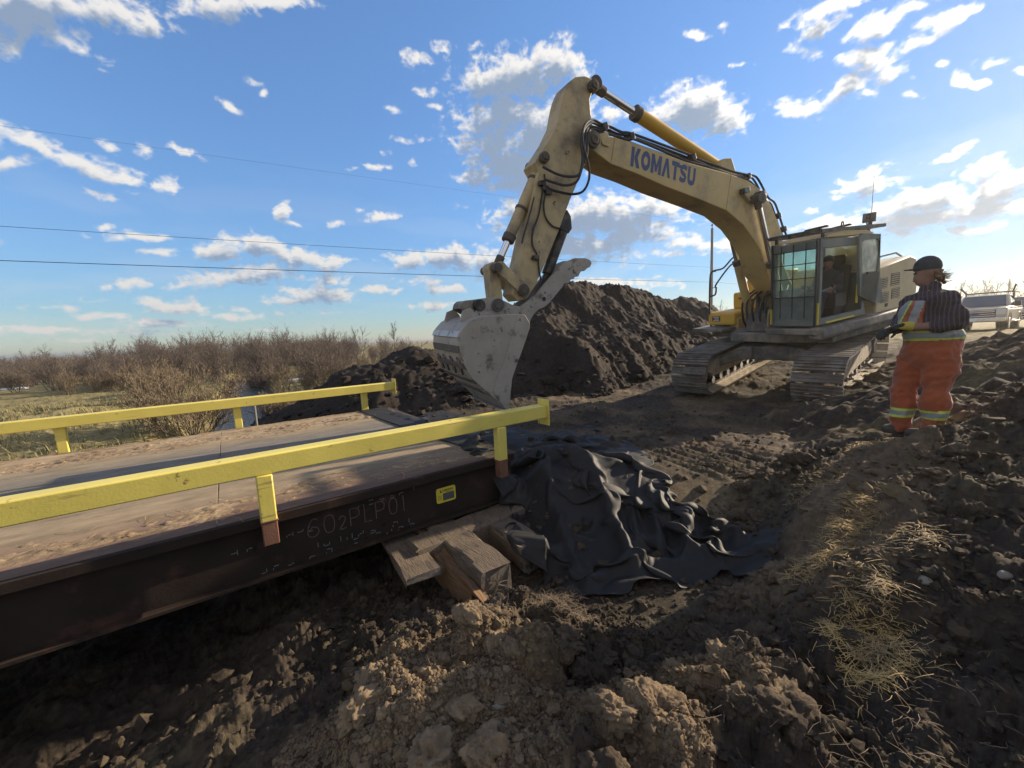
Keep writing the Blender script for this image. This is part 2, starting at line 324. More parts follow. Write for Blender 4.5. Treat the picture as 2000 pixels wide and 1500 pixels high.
CREEK = [(1.6, 45), (1.0, 32), (.75, 26), (.6, 21), (.45, 17.5), (-.1, 14.3), (-1.4, 12.6), (-3.4, 11.5), (-5.6, 10.3), (-7.5, 7), (-8.5, 3), (-9, -2), (-11, -14)]
CREEK_Z = -1.52
def creek_dist(x, y):
    b = np.full(np.shape(x), 99.)
    for (x0, y0), (x1, y1) in zip(CREEK[:-1], CREEK[1:]):
        dx, dy = x1 - x0, y1 - y0; t = np.clip(((x - x0) * dx + (y - y0) * dy) / (dx * dx + dy * dy), 0, 1)
        b = np.minimum(b, np.hypot(x - x0 - t * dx, y - y0 - t * dy))
    return b
def ground_base(x, y):
    x = np.asarray(x, float); y = np.asarray(y, float); z = np.full(x.shape, _w[_n]) + _w[_n + 1] * x + _w[_n + 2] * y
    for k in range(_n): z = z + _w[k] * np.hypot(x - CTRL[k, 0], y - CTRL[k, 1])
    r = np.hypot(x, y); far = smooth(32, 75, r)
    rise = .5 * smooth(20, 60, x) * smooth(25, -5, y)
    zf = -.75 + 1.15 * smooth(-10, 25, x - y * .8) * smooth(900, 60, r) + 9 * smooth(900, 2600, r) * smooth(-.2, .9, perlin(x / 900., y / 900., 31) + .3)
    z = z * (1 - far) + zf * far
    cd = creek_dist(x, y); wob = .35 * perlin(x * .9, y * .9, 41)
    cut = smooth(1.7, .75, cd + wob) * (y > -20)
    return z * (1 - cut) + np.minimum(z, -1.95) * cut
def zone_flat(x, y):       # the compacted, track-marked fill
    return smooth(1.72, 2.15, y + .12 * perlin(x * 1.5, y * 1.5, 5)) * smooth(7.9, 7.0, y + .25 * perlin(x * 1.1, y * 1.1, 6)) * smooth(2.6, 3.2, x) * smooth(30, 18, x)
def zone_dirt(x, y):       # churned bare soil
    a = smooth(9.5, 8.2, y - .25 * x) * smooth(-4.5, -2.5, x) * smooth(26, 15, x) * smooth(-12, -5, y)
    return a
def ground_z(x, y):
    x = np.asarray(x, float); y = np.asarray(y, float)
    z = ground_base(x, y); r = np.hypot(x, y)
    near = smooth(45, 12, r); flat = zone_flat(x, y); dirt = zone_dirt(x, y)
    clo = smooth(4.4, 3.9, x) * smooth(1.75, 2.15, x + .1 * (y - 2)) * smooth(1.25, 1.6, y + .25 * (x - 2.4)) * smooth(9, 8.4, y)
    rough = dirt * (1 - .88 * flat) * (1 - .97 * clo); flat = flat * (1 - .95 * clo)
    z = z + near * rough * (.085 * fbm(x * 1.1, y * 1.1, 4, 1) + .05 * fbm(x * 2.7, y * 2.7, 5, 11, .55, ridged=False))
    cl = smooth(14, 5, r)
    feet = smooth(.25, .6, np.hypot(x - 5.72, y - .89)); rough = rough * (.08 + .92 * feet) * (1 - .62 * smooth(.5, -.1, x) * smooth(1.5, 2.1, y))
    lump = clods(x, y, .42, 3, .14) * .35 + clods(x, y, .17, 13, .24) * .5 + clods(x, y, .075, 23, .34) * .6 + .050 * np.clip(fbm(x * 3.4, y * 3.4, 5, 27, .58, ridged=True), -.5, 1)
    z = z + near * cl * rough * lump + near * cl * rough * .040 * fbm(x * 6, y * 6, 5, 61, .54)
    fine = smooth(7, 2.5, r)
    z = z + fine * rough * (clods(x, y, .03, 33, .5) * .8 + .008 * fbm(x * 30, y * 30, 3, 51))
    for bx, by, bh, br_ in BUMPS:
        d = np.hypot(x - bx + .10 * perlin(x * 4, y * 4, 7), y - by + .10 * perlin(x * 4 + 9, y * 4, 8)); z = z + bh * smooth(br_, br_ * .25, d)
    # grouser marks of the tracks
    a = 3.19; xs = x * math.cos(a) + y * math.sin(a)
    bar = np.abs(((xs + .04 * perlin(x * 2, y * 2, 71)) / .17) % 1 - .5) * 2
    band = smooth(.95, .75, np.abs(y - (2.95 + (x - 8.5) * .04)) * 1.0) + smooth(.95, .75, np.abs(y - (5.15 + (x - 8.5) * .04)))
    z = z + flat * near * (.036 * smooth(.5, .9, bar) * np.clip(band + .25, 0, 1) * smooth(-.3, .25, perlin(x * .9, y * .9, 72) + .12) + .03 * fbm(x * 1.6, y * 1.6, 5, 73) + .55 * clods(x, y, .12, 83, .18) + .4 * clods(x, y, .05, 84, .25))
    # rough turf away from the dig
    tf = (1 - dirt) * smooth(70, 20, r)
    z = z + tf * (.10 * fbm(x * .7, y * .7, 5, 91) + .04 * fbm(x * 4, y * 4, 4, 95))
    return z
def _b(u, v, z, h, r): p = at_z(u, v, z); return (p[0], p[1], h, r)
BUMPS = [_b(1230, 1440, -.42, .13, .30), _b(1500, 1330, -.42, .17, .24), _b(1545, 1430, -.38, .12, .22), _b(925, 1270, -.48, .10, .22), _b(1060, 1290, -.46, .10, .22), _b(1085, 1200, -.5, .10, .14), _b(760, 1420, -.5, .07, .25)]
def pale_at(x, y):         # sunlit hump and bank painted paler in the soil colour; lane paler too
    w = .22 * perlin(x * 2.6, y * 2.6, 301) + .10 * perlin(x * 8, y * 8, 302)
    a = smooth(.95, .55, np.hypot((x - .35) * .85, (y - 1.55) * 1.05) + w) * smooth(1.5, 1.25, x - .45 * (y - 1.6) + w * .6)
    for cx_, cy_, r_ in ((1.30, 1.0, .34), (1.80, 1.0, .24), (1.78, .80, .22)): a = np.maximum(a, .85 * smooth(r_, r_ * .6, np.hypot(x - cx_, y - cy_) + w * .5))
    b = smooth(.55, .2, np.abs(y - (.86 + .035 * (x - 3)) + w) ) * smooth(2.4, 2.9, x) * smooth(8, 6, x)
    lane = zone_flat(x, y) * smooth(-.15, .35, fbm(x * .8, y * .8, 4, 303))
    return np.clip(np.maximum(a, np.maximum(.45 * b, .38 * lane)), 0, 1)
def gz(x, y): return float(ground_z(np.array([x]), np.array([y]))[0])

AZ0 = math.atan2(-RC[1, 2], -RC[0, 2])
th = np.concatenate([np.linspace(-R_(64), R_(64), 1200), np.linspace(R_(64), 2 * PI - R_(64), 130)[1:-1]]) + AZ0
rr = np.concatenate([[.005, .1, .2], np.geomspace(.3, 60, 600), np.geomspace(60, 8000, 70)[1:]])
TH, RR = np.meshgrid(th, rr); gx, gy = RR * np.cos(TH), RR * np.sin(TH)
V = np.stack([gx, gy, ground_z(gx, gy)], -1).reshape(-1, 3)
Fg = grid_faces(len(rr), len(th), wrap=True)
ground_me = np_mesh('ground', V, Fg)
dry = ((1 - zone_dirt(V[:, 0], V[:, 1])) * .95 + .12 * smooth(-.2, .5, perlin(V[:, 0] * .8, V[:, 1] * .8, 3))).astype(np.float32)
dry *= 1 - .85 * smooth(1.6, 1.0, creek_dist(V[:, 0], V[:, 1])) * (V[:, 2] < -1.2)
at_ = ground_me.attributes.new('dry', 'FLOAT', 'POINT'); at_.data.foreach_set('value', np.clip(dry, 0, 1).astype(np.float32))
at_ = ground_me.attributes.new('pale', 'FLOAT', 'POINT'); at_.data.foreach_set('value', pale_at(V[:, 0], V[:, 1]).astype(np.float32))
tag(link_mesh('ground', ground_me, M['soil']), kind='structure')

# creek water
mt = bpy.data.materials.new('creek_water'); mt.use_nodes = True; N = mt.node_tree.nodes; L = mt.node_tree.links; b = N['Principled BSDF']
b.inputs['Base Color'].default_value = (.03, .035, .035, 1); b.inputs['Roughness'].default_value = .12; b.inputs['IOR'].default_value = 1.33; b.inputs['Specular IOR Level'].default_value = .7
tc = N.new('ShaderNodeTexCoord'); n1 = N.new('ShaderNodeTexNoise'); n1.inputs['Scale'].default_value = 5; n1.inputs['Detail'].default_value = 6; L.new(tc.outputs['Object'], n1.inputs['Vector'])
bp = N.new('ShaderNodeBump'); bp.inputs['Distance'].default_value = .09; L.new(n1.outputs[0], bp.inputs['Height']); L.new(bp.outputs[0], b.inputs['Normal']); M['water'] = mt
cp = smooth_path([(x, y, CREEK_Z) for x, y in CREEK], 6); Vc = []
for i, p in enumerate(cp):
    d = (cp[min(i + 1, len(cp) - 1)] - cp[max(i - 1, 0)]).normalized(); s = Vector((-d.y, d.x, 0))
    for q in np.linspace(-2.2, 2.2, 5): Vc.append(p + s * q)
tag(link_mesh('creek', np_mesh('creek', [tuple(v) for v in Vc], grid_faces(len(cp), 5)), M['water']), kind='structure')

# ------------------------------------------------------------------ soil heaps
HEAPS = []
def heap(name, label, crest, slope, res, seed, rough=1.0, group=None, mat_='soil_dark', pad=6):
    C = np.array(crest, float); x0, y0 = C[:, 0].min() - pad, C[:, 1].min() - pad; x1, y1 = C[:, 0].max() + pad, C[:, 1].max() + pad
    nx, ny = int((x1 - x0) / res), int((y1 - y0) / res)
    X, Y = np.meshgrid(np.linspace(x0, x1, nx), np.linspace(y0, y1, ny), indexing='ij')
    def hz(X, Y):
        Xw = X + .5 * perlin(X * .45, Y * .45, seed) + .22 * perlin(X * 1.3, Y * 1.3, seed + 1); Yw = Y + .5 * perlin(X * .45, Y * .45, seed + 2) + .22 * perlin(X * 1.3, Y * 1.3, seed + 3)
        z = np.full(X.shape, -9.)
        for a, b in zip(C[:-1], C[1:]):
            d = b[:2] - a[:2]; t = np.clip(((Xw - a[0]) * d[0] + (Yw - a[1]) * d[1]) / (d @ d), 0, 1)
            q = np.hypot(Xw - a[0] - t * d[0], Yw - a[1] - t * d[1]); zz = a[2] + t * (b[2] - a[2])
            z = np.maximum(z, zz + .22 - slope * np.sqrt(q * q + .09))
        foot = smooth(.0, 1.2, z - ground_base(X, Y))
        z = z + rough * (.15 * fbm(X * .8, Y * .8, 4, seed + 9) + .055 * fbm(X * 2.0, Y * 2.0, 5, seed + 19, .6, ridged=True) - .04 + .05 * fbm(X * 5, Y * 5, 5, seed + 29, .68))
        z = z + rough * (.6 * clods(X, Y, .36, seed + 41, .22) * (1.2 - foot) + .6 * clods(X, Y, .18, seed + 43, .22) + .7 * clods(X, Y, .11, seed + 45, .28))
        return z
    Z = hz(X, Y); keep = Z > ground_base(X, Y) - .25
    Fq = grid_faces(nx, ny); kf = keep.ravel()[Fq].any(1); Fq = Fq[kf]
    used = np.unique(Fq); mp = np.full(nx * ny, -1); mp[used] = np.arange(len(used))
    me = np_mesh(name, np.stack([X, Y, Z], -1).reshape(-1, 3)[used], mp[Fq])
    a = me.attributes.new('dry', 'FLOAT', 'POINT'); a.data.foreach_set('value', (.35 * smooth(.1, .6, fbm(X * .9, Y * .9, 4, seed + 3))).ravel()[used].astype(np.float32))
    HEAPS.append(hz)
    return tag(link_mesh(name, me, M[mat_]), label, 'soil heap', group)
D = at_depth
heap('soil_heap', 'tall dark brown soil heap rising behind the excavator bucket and boom',
     [D(985, 640, 12), D(1030, 592, 13), D(1085, 562, 14.5), D(1130, 550, 15.5), D(1180, 556, 16.5), D(1240, 563, 18), D(1290, 594, 20)], .82, .045, 100)
heap('soil_heap', 'lower soil heap with a lumpy top behind the excavator handrail and utility pole',
     [D(1300, 586, 22), D(1330, 576, 23), D(1352, 590, 23.5), D(1372, 590, 24), D(1402, 608, 25), D(1450, 625, 26)], .8, .09, 200)
heap('soil_heap', 'low blackish soil heap beside the far bridge rail, left of the bucket',
     [D(612, 800, 9.6), D(655, 757, 9.9), D(720, 718, 10.4), D(765, 690, 10.8), D(800, 678, 11), D(850, 686, 11.6), D(905, 720, 12)], .62, .05, 300, .8, pad=5)
heap('soil_heap', 'churned soil bank behind the orange worker, in front of the pickup truck',
     [(7.2, -.55, .62), (8.6, -.5, .88), (10.5, -.2, .9), (12.5, .35, .78), (14.5, .9, .72)], .42, .05, 400, .7, pad=4, mat_='soil')

# ------------------------------------------------------------------ loose clods and stones
def ico(sub):
    bm = bmesh.new(); bmesh.ops.create_icosphere(bm, subdivisions=sub, radius=1); v = np.array([x.co[:] for x in bm.verts]); f = np.array([[q.index for q in x.verts] for x in bm.faces]); bm.free(); return v, f
IV1, IF1 = ico(1); IV2, IF2 = ico(2)
def lumps(P, R, iv, jf, seed, flat=.75, jag=.3):
    """one vertex array of len(P) angular lumps"""
    rs = np.random.RandomState(seed); n = len(P); k = len(iv)
    sc = R[:, None, None] * (1 + rs.uniform(-.35, .35, (n, 1, 3))) * np.array([1, 1, flat])
    V = iv[None] * (1 + rs.uniform(-jag, jag, (n, k, 1)))
    V = V * sc; a = rs.uniform(0, 2 * PI, n); c, s = np.cos(a)[:, None], np.sin(a)[:, None]
    V = np.stack([V[..., 0] * c - V[..., 1] * s, V[..., 0] * s + V[..., 1] * c, V[..., 2]], -1) + P[:, None, :]
    return V.reshape(-1, 3), (jf[None] + (np.arange(n) * k)[:, None, None]).reshape(-1, 3)
rs = np.random.RandomState(5)
def scatter(n, rmin, rmax, a0, a1, cond):
    r = np.exp(rs.uniform(math.log(rmin), math.log(rmax), n)); a = rs.uniform(R_(a0), R_(a1), n) + AZ0
    x, y = r * np.cos(a), r * np.sin(a); k = cond(x, y); return x[k], y[k], r[k]
okc = lambda x, y: (zone_dirt(x, y) > .5) & (rs.uniform(0, 1, len(x)) > zone_flat(x, y) * .75) & ~((x < 2.5) & (y > 3.5) & (y < 8)) & ~((x < .35) & (y > 1.7) & (np.random.RandomState(9).rand(len(x)) < .75)) & (perlin(x * 1.4, y * 1.4, 7) + rs.uniform(-.5, .5, len(x)) > -.15)
x, y, r = scatter(46000, .9, 9, -62, 62, okc)
Rl = np.clip(rs.lognormal(-4.75, .6, len(x)), .004, .045) * np.clip(r / 2.4, .55, 1.6)
V1, F1 = lumps(np.stack([x, y, ground_z(x, y) + Rl * .25], -1), Rl, IV1, IF1, 8, .8, .42)
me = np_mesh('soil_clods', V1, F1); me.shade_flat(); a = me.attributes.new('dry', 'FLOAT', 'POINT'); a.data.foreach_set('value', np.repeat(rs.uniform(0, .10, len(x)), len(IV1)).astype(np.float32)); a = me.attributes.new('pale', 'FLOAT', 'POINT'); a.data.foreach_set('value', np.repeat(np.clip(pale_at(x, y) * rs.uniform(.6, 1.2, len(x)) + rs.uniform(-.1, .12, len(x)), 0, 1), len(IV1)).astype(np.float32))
xc, yc_ = rs.uniform(-.9, 2.2, 90000), rs.uniform(.6, 2.6, 90000); k = pale_at(xc, yc_) > rs.uniform(.15, .9, 90000); xc, yc_ = xc[k], yc_[k]
Rc = np.clip(rs.lognormal(-5.25, .5, len(xc)), .003, .02); Vc_, Fc_ = lumps(np.stack([xc, yc_, ground_z(xc, yc_) + Rc * .3], -1), Rc, IV1, IF1, 18, .85, .4)
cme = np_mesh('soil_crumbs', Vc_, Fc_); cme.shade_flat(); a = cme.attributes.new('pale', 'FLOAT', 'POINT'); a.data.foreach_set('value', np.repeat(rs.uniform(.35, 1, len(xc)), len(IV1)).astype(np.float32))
tag(link_mesh('soil_crumbs', cme, M['soil']), 'fine pale crumbs of soil on the sunlit dirt hump', 'soil crumbs', kind='stuff')
# big soft clay clods, knobbly all over
IV4, IF4 = ico(5); lump_spots = []
for _ in range(400):
    r_ = math.exp(rs.uniform(math.log(1.3), math.log(9))); a_ = rs.uniform(R_(-60), R_(60)) + AZ0; x_, y_ = r_ * math.cos(a_), r_ * math.sin(a_)
    if zone_dirt(np.array([x_]), np.array([y_]))[0] < .6 or zone_flat(np.array([x_]), np.array([y_]))[0] > .15 or (x_ < 4.3 and 1.3 < y_ ) and not (x_ < 1.6 and y_ < 2.2): continue
    if math.hypot(x_ - 5.72, y_ - .89) < .6: continue
    lump_spots.append((x_, y_, rs.uniform(.025, .075) * (1 + .12 * r_)))
lump_spots = lump_spots[:70]
for (u, v, z, R__) in [(1500, 1340, -.40, .085), (1535, 1420, -.40, .10), (1380, 1230, -.5, .07), (1455, 1215, -.45, .08), (1250, 1430, -.45, .07), (1190, 1465, -.46, .065), (1230, 1250, -.58, .06), (1180, 1300, -.55, .07), (1830, 960, .05, .10), (1900, 1000, .1, .09), (1450, 960, -.4, .09), (1480, 990, -.4, .10), (1460, 930, -.35, .10), (1560, 900, -.25, .12), (920, 1250, -.42, .07), (1000, 1290, -.42, .06)]: p = at_z(u, v, z); lump_spots.append((p[0], p[1], R__))
LV, LF = [], []
for i, (x_, y_, R__) in enumerate(lump_spots):
    v = IV4.copy(); a_, b_, c_ = rs.uniform(-9, 9, 3); n_ = fbm(v[:, 0] * 1.1 + v[:, 2] * .7 + a_, v[:, 1] * 1.1 - v[:, 2] * .6 + b_, 3, 333) * .34 + fbm(v[:, 0] * 3 + v[:, 2] * 2 + a_, v[:, 1] * 3 - v[:, 2] * 2 + c_, 6, 343, .68) * .17 - .22 * np.abs(perlin(v[:, 0] * 1.5 + v[:, 2] * 1.7 + c_, v[:, 1] * 1.9 + a_, 353))
    v = v * (1 + n_)[:, None] * R__ * np.array([rs.uniform(.9, 1.5), rs.uniform(.8, 1.2), rs.uniform(.55, .85)]); t_ = rs.uniform(0, 6.28); v = np.stack([v[:, 0] * math.cos(t_) - v[:, 1] * math.sin(t_), v[:, 0] * math.sin(t_) + v[:, 1] * math.cos(t_), v[:, 2]], -1)
    LV.append(v + np.array([x_, y_, gz(x_, y_) + R__ * .0])); LF.append(IF4 + i * len(IV4))
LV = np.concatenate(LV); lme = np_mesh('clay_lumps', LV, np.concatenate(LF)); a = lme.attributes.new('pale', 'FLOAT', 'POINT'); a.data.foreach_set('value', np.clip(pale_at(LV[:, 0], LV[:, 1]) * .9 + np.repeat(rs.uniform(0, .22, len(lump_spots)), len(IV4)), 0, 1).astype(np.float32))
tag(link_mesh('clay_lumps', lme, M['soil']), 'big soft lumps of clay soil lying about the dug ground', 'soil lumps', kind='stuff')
tag(link_mesh('soil_clods', me, M['soil']), 'loose crumbs and clods of brown soil over the churned ground', 'soil clods', kind='stuff')
# clods at the foot of the heaps
x, y, r = scatter(9000, 5, 24, -40, 35, lambda x, y: np.ones(len(x), bool))
hz0 = np.maximum(HEAPS[0](x, y), HEAPS[2](x, y)); g0 = ground_base(x, y); k = (hz0 - g0 > -.12) & (hz0 - g0 < 1.3) & (rs.uniform(0, 1, len(x)) < .8 - .5 * (hz0 - g0)); x, y, r, hz0, g0 = x[k], y[k], r[k], hz0[k], g0[k]
Rl = np.clip(rs.lognormal(-3.1, .6, len(x)), .02, .22)
V1, F1 = lumps(np.stack([x, y, np.maximum(hz0, g0) + Rl * .3], -1), Rl, IV1, IF1, 9)
me = np_mesh('heap_clods', V1, F1); me.shade_flat(); a = me.attributes.new('dry', 'FLOAT', 'POINT'); a.data.foreach_set('value', np.repeat(rs.uniform(0, .3, len(x)), len(IV1)).astype(np.float32))
tag(link_mesh('heap_clods', me, M['soil_dark']), 'tumbled lumps of dark soil along the foot of the heaps', 'soil clods', kind='stuff')

M['stone'] = mat('pale_stone', (.21, .19, .155), .9, .15, 12, bump=.002, bscale=60)
def stone(u, v, z, R, label, sc=(1, 1, .8), seed=0):
    p = at_z(u, v, z); g = gz(p[0], p[1]); p = at_z(u, v, g); g = gz(p[0], p[1]); rs_ = np.random.RandomState(seed)
    V_ = IV2 * (1 + .22 * rs_.randn(len(IV2), 1) * .5) * R * np.array(sc)
    for _ in range(2): pass
    o = link_mesh('stone', np_mesh('stone', V_, IF2), M['stone']); o.location = (p[0], p[1], g + R * sc[2] * .55); o.rotation_euler = (rs_.uniform(-.3, .3), rs_.uniform(-.3, .3), rs_.uniform(0, 6))
    sb = o.modifiers.new('round', 'SUBSURF'); sb.levels = sb.render_levels = 1
    return tag(o, label, 'stone', 'pale stones in the dirt')
stone(838, 1464, -.45, .022, 'pale rounded stone in the sunlit dirt at the bottom of the photo', (1, .8, 1.1), 1)
stone(973, 1385, -.45, .024, 'long pale stone in the sunlit dirt hump', (1.5, .6, .7), 2)
stone(1808, 1130, -.1, .03, 'pale egg-shaped stone on the dark bank beside the straw', (1.2, 1, .8), 3)
stone(1363, 1372, -.45, .02, 'small upright pale stone between two dirt mounds', (.8, .8, 1.3), 4)
stone(1530, 1376, -.4, .022, 'pale stone half buried in the big muddy clod', (1.3, .9, .7), 5)
stone(1452, 1066, -.5, .02, 'pale stone against the black cloth hem', (1, 1, .8), 6)
stone(1960, 1135, 0, .028, 'greyish stone in the dark soil at the right edge of the photo', (1.2, .9, .8), 7)

# ================================================================== CLOUDS (a far dome of glowing cloud colour with clear gaps; the Nishita sky shows through)
def azel(u, v):
    d = RC @ _ray(u, v); d /= np.linalg.norm(d); return np.array([math.degrees(math.atan2(d[0], d[1])), math.degrees(math.asin(d[2]))])
CL = [  # u, v, half width, half height, tilt (deg, anticlockwise), weight
 (60,25,150,62,8,1.1),(30,70,70,30,35,.9),(215,22,120,36,-18,1),(285,45,48,18,-38,.9),(440,8,105,30,5,1),(530,2,85,18,0,.9),(150,95,50,10,-30,.35),
 (70,285,95,20,-22,.95),(170,325,105,24,-24,1),(225,345,55,20,-5,.9),(25,322,70,14,8,.8),(195,380,34,10,-15,.5),(212,287,25,9,-32,.8),(270,290,14,14,0,.45),(365,298,36,8,-18,.7),(326,363,32,16,-12,.9),
 (497,161,18,9,-25,.75),(446,206,25,9,-30,.8),(513,178,8,6,-50,.5),(815,115,28,15,0,.7),(868,100,20,15,-25,.7),(925,88,18,8,0,.6),(700,327,14,4,0,.4),(735,327,35,6,0,.65),(790,272,17,6,-10,.6),(830,271,14,8,0,.6),(855,207,17,6,0,.55),(830,181,14,10,0,.5),(767,215,12,8,0,.4),(760,292,12,7,10,.5),(805,316,8,7,0,.5),
 (1010,150,115,55,15,1.15),(1095,125,62,48,0,1.1),(940,160,45,35,0,1),(990,225,105,38,5,1.1),(905,248,22,8,0,.6),(960,280,75,42,0,.95),(1010,330,95,48,0,1.1),(935,345,40,22,0,.9),(1080,260,120,80,0,1),(925,320,22,10,0,.6),
 (1370,215,80,55,-12,1.2),(1415,243,45,28,-10,1.1),(1310,225,50,38,0,1.05),(1385,180,38,25,0,1.05),(1190,220,40,14,0,.7),
 (1150,425,200,45,4,1.05),(1260,405,85,34,10,1),(1120,478,150,34,-4,1),(1010,405,55,26,20,.8),(1240,455,110,28,15,.95),(1300,492,30,10,0,.6),(1195,555,130,14,0,.8),(1330,470,40,16,0,.7),(1400,480,45,16,5,.7),
 (550,414,27,17,-15,.95),(578,437,18,5,-22,.6),(742,423,42,10,2,.85),(655,437,18,7,0,.7),(700,412,10,5,0,.35),
 (500,478,70,24,-4,1.1),(420,490,60,17,0,.95),(590,502,90,20,-8,1.1),(640,515,40,16,0,.9),(470,540,110,18,4,.95),(400,552,60,14,6,.9),(520,527,70,14,0,.9),(630,575,75,18,-2,1.05),(645,548,40,16,0,.95),(570,588,50,9,0,.8),
 (800,508,45,20,0,.95),(880,505,75,27,0,1.05),(940,510,55,30,0,1),(745,565,42,9,0,.85),(850,597,45,10,3,.85),(875,563,34,12,0,.9),(835,547,50,10,0,.6),
 (262,462,66,9,-2,.75),(205,443,25,8,0,.6),(312,495,36,9,0,.8),(258,554,44,12,0,.85),(215,560,20,6,0,.5),(345,600,72,16,-3,.95),(300,590,40,12,0,.8),(462,619,48,9,0,.85),(470,604,25,6,0,.5),(205,618,46,8,0,.8),(110,600,60,7,0,.55),(180,590,50,7,0,.55),(120,645,150,10,0,.75),(320,632,90,9,0,.7),(290,650,60,7,0,.6),(130,665,60,5,0,.5),(550,612,20,5,0,.5),(510,645,25,5,0,.45),(640,610,16,4,0,.4),
 (1615,22,105,18,22,.95),(1600,62,58,15,30,.85),(1575,95,30,12,0,.5),(1715,50,72,24,22,1.05),(1850,32,62,22,28,1.05),(1780,15,50,10,25,.6),(1700,115,58,26,18,1.05),(1655,170,75,20,28,1.05),(1560,210,58,19,2,1.1),(1800,75,42,12,22,.8),(1740,140,50,14,20,.8),(1690,182,25,10,15,.6),(1833,128,18,8,8,.75),(1785,184,20,9,0,.8),(1785,150,10,6,0,.4),(1358,68,22,9,-8,.75),(1408,52,12,9,30,.6),(1442,127,22,5,5,.6),(1885,155,22,16,-20,.95),(1910,165,26,10,0,.85),(1945,125,30,11,10,.6),(1992,140,20,9,0,.8),
 (1690,362,75,24,12,1),(1712,340,38,18,10,1),(1800,395,135,30,8,1),(1640,385,30,8,10,.7),(1920,330,75,18,20,.9),(1850,310,45,10,12,.7),(1950,370,70,32,18,1.15),(1930,410,110,22,8,1.1),(1780,430,130,20,4,1.05),(1620,440,70,20,6,.9),(1900,447,60,9,3,.9),(1885,285,28,9,28,.85),(1990,345,40,28,20,1.15),(1580,412,22,7,0,.6),(1760,455,60,10,0,.8),(1960,438,40,8,0,.7),
 (2100,300,120,40,15,1),(2150,60,120,40,20,.9),(-130,260,140,50,-10,1),(-150,480,120,30,0,.8)]
st = .085
azs, els = np.arange(-24, 91.2, st), np.arange(-1.2, 43, st)
AZ, EL = np.meshgrid(azs, els, indexing='ij')
q = 1 / np.maximum(.25, np.cos(np.radians(EL)) )
per = np.clip(14 / (EL + 6), .55, 1.6)          # clouds get flatter and smaller towards the horizon
nx_, ny_ = AZ * .22 , EL * .30
wx = .75 * fbm(nx_ * 1.2, ny_ * 1.2, 4, 501); wy = .75 * fbm(nx_ * 1.2 + 40, ny_ * 1.2, 4, 511)
B = np.full(AZ.shape, -2.0)
for (u, v, hw, hh, tl, wt) in CL:
    c0 = azel(u, v); t = R_(tl); e1 = azel(u + hw * math.cos(t), v - hw * math.sin(t)) - c0; e2 = azel(u - hh * math.sin(t), v - hh * math.cos(t)) - c0
    det = e1[0] * e2[1] - e1[1] * e2[0]; a = AZ - c0[0] + wx * .8 * min(1, hw / 40); b_ = EL - c0[1] + wy * .6 * min(1, hh / 25)
    s_ = (a * e2[1] - b_ * e2[0]) / det; t_ = (e1[0] * b_ - e1[1] * a) / det
    B = np.maximum(B, wt * (1.06 - np.sqrt(s_ * s_ + t_ * t_)))
fb = fbm(nx_ * 2.6 + wx * .5, ny_ * 3.0 + wy * .5, 6, 521, .52); bil = 1 - 2 * np.abs(fbm(nx_ * 4.2, ny_ * 4.8, 4, 541, .5))
Dn = B + .52 * fb + .12 * bil
def shift(A, da, de):
    i, j = int(round(da / st)), int(round(de / st)); return np.roll(np.roll(A, -i, 0), -j, 1)
thick = np.clip(Dn, 0, 1.4)
sx_ = (math.degrees(SUN_ROT) - AZ); sy_ = (math.degrees(SUN_EL) - EL)
occ = sum(np.clip(shift(Dn, .75 * k, .75 * k), 0, 1.0) for k in (1, 2, 3, 4)) / 4
occ2 = sum(np.clip(shift(Dn, .1, .55 * k), 0, 1.0) for k in (1, 2, 3)) / 3
dark = np.clip(.60 * occ + .78 * occ2 - .08, 0, 1); dark = smooth(.12, .78, dark + .10 * fb)
alpha = smooth(-.10, .72, Dn) * .97
alpha = np.maximum(alpha, .13 * smooth(.0, .8, fbm(AZ * .05 + .1 * EL, EL * .22 - AZ * .02, 5, 561) + .15) * smooth(24, 6, EL))   # thin veil low in the sky
alpha *= smooth(-.4, 1.5, EL)
near_sun = np.exp(-((AZ - math.degrees(SUN_ROT)) ** 2 + (EL - math.degrees(SUN_EL)) ** 2) / (2 * 26. ** 2))
lit = np.stack([.92 + .9 * near_sun, .90 + .82 * near_sun, .87 + .66 * near_sun], -1) * (.82 + .18 * smooth(0, 18, EL))[..., None]
shd = np.stack([.29 + .18 * near_sun, .385 + .16 * near_sun, .54 + .08 * near_sun], -1)
colr = lit * (1 - dark[..., None]) + shd * dark[..., None]
ca, sa = np.radians(AZ), np.radians(EL); RD = 12000.
Vd = np.stack([RD * np.cos(sa) * np.sin(ca), RD * np.cos(sa) * np.cos(ca), RD * np.sin(sa)], -1).reshape(-1, 3)
me = np_mesh('sky', Vd, grid_faces(len(azs), len(els)))
ca_ = me.color_attributes.new('cloud', 'FLOAT_COLOR', 'POINT'); ca_.data.foreach_set('color', np.concatenate([colr, alpha[..., None]], -1).astype(np.float32).ravel())
mt = bpy.data.materials.new('cloud_layer'); mt.use_nodes = True; N = mt.node_tree.nodes; L = mt.node_tree.links; N.remove(N['Principled BSDF'])
at = N.new('ShaderNodeAttribute'); at.attribute_name = 'cloud'; em = N.new('ShaderNodeEmission'); tr = N.new('ShaderNodeBsdfTransparent'); mx = N.new('ShaderNodeMixShader')
em.inputs[1].default_value = .50
L.new(at.outputs['Color'], em.inputs[0]); L.new(at.outputs['Alpha'], mx.inputs[0]); L.new(tr.outputs[0], mx.inputs[1]); L.new(em.outputs[0], mx.inputs[2]); L.new(mx.outputs[0], N['Material Output'].inputs[0])
try: mt.cycles.emission_sampling = 'NONE'
except Exception: pass
tag(link_mesh('sky', me, mt), kind='structure')

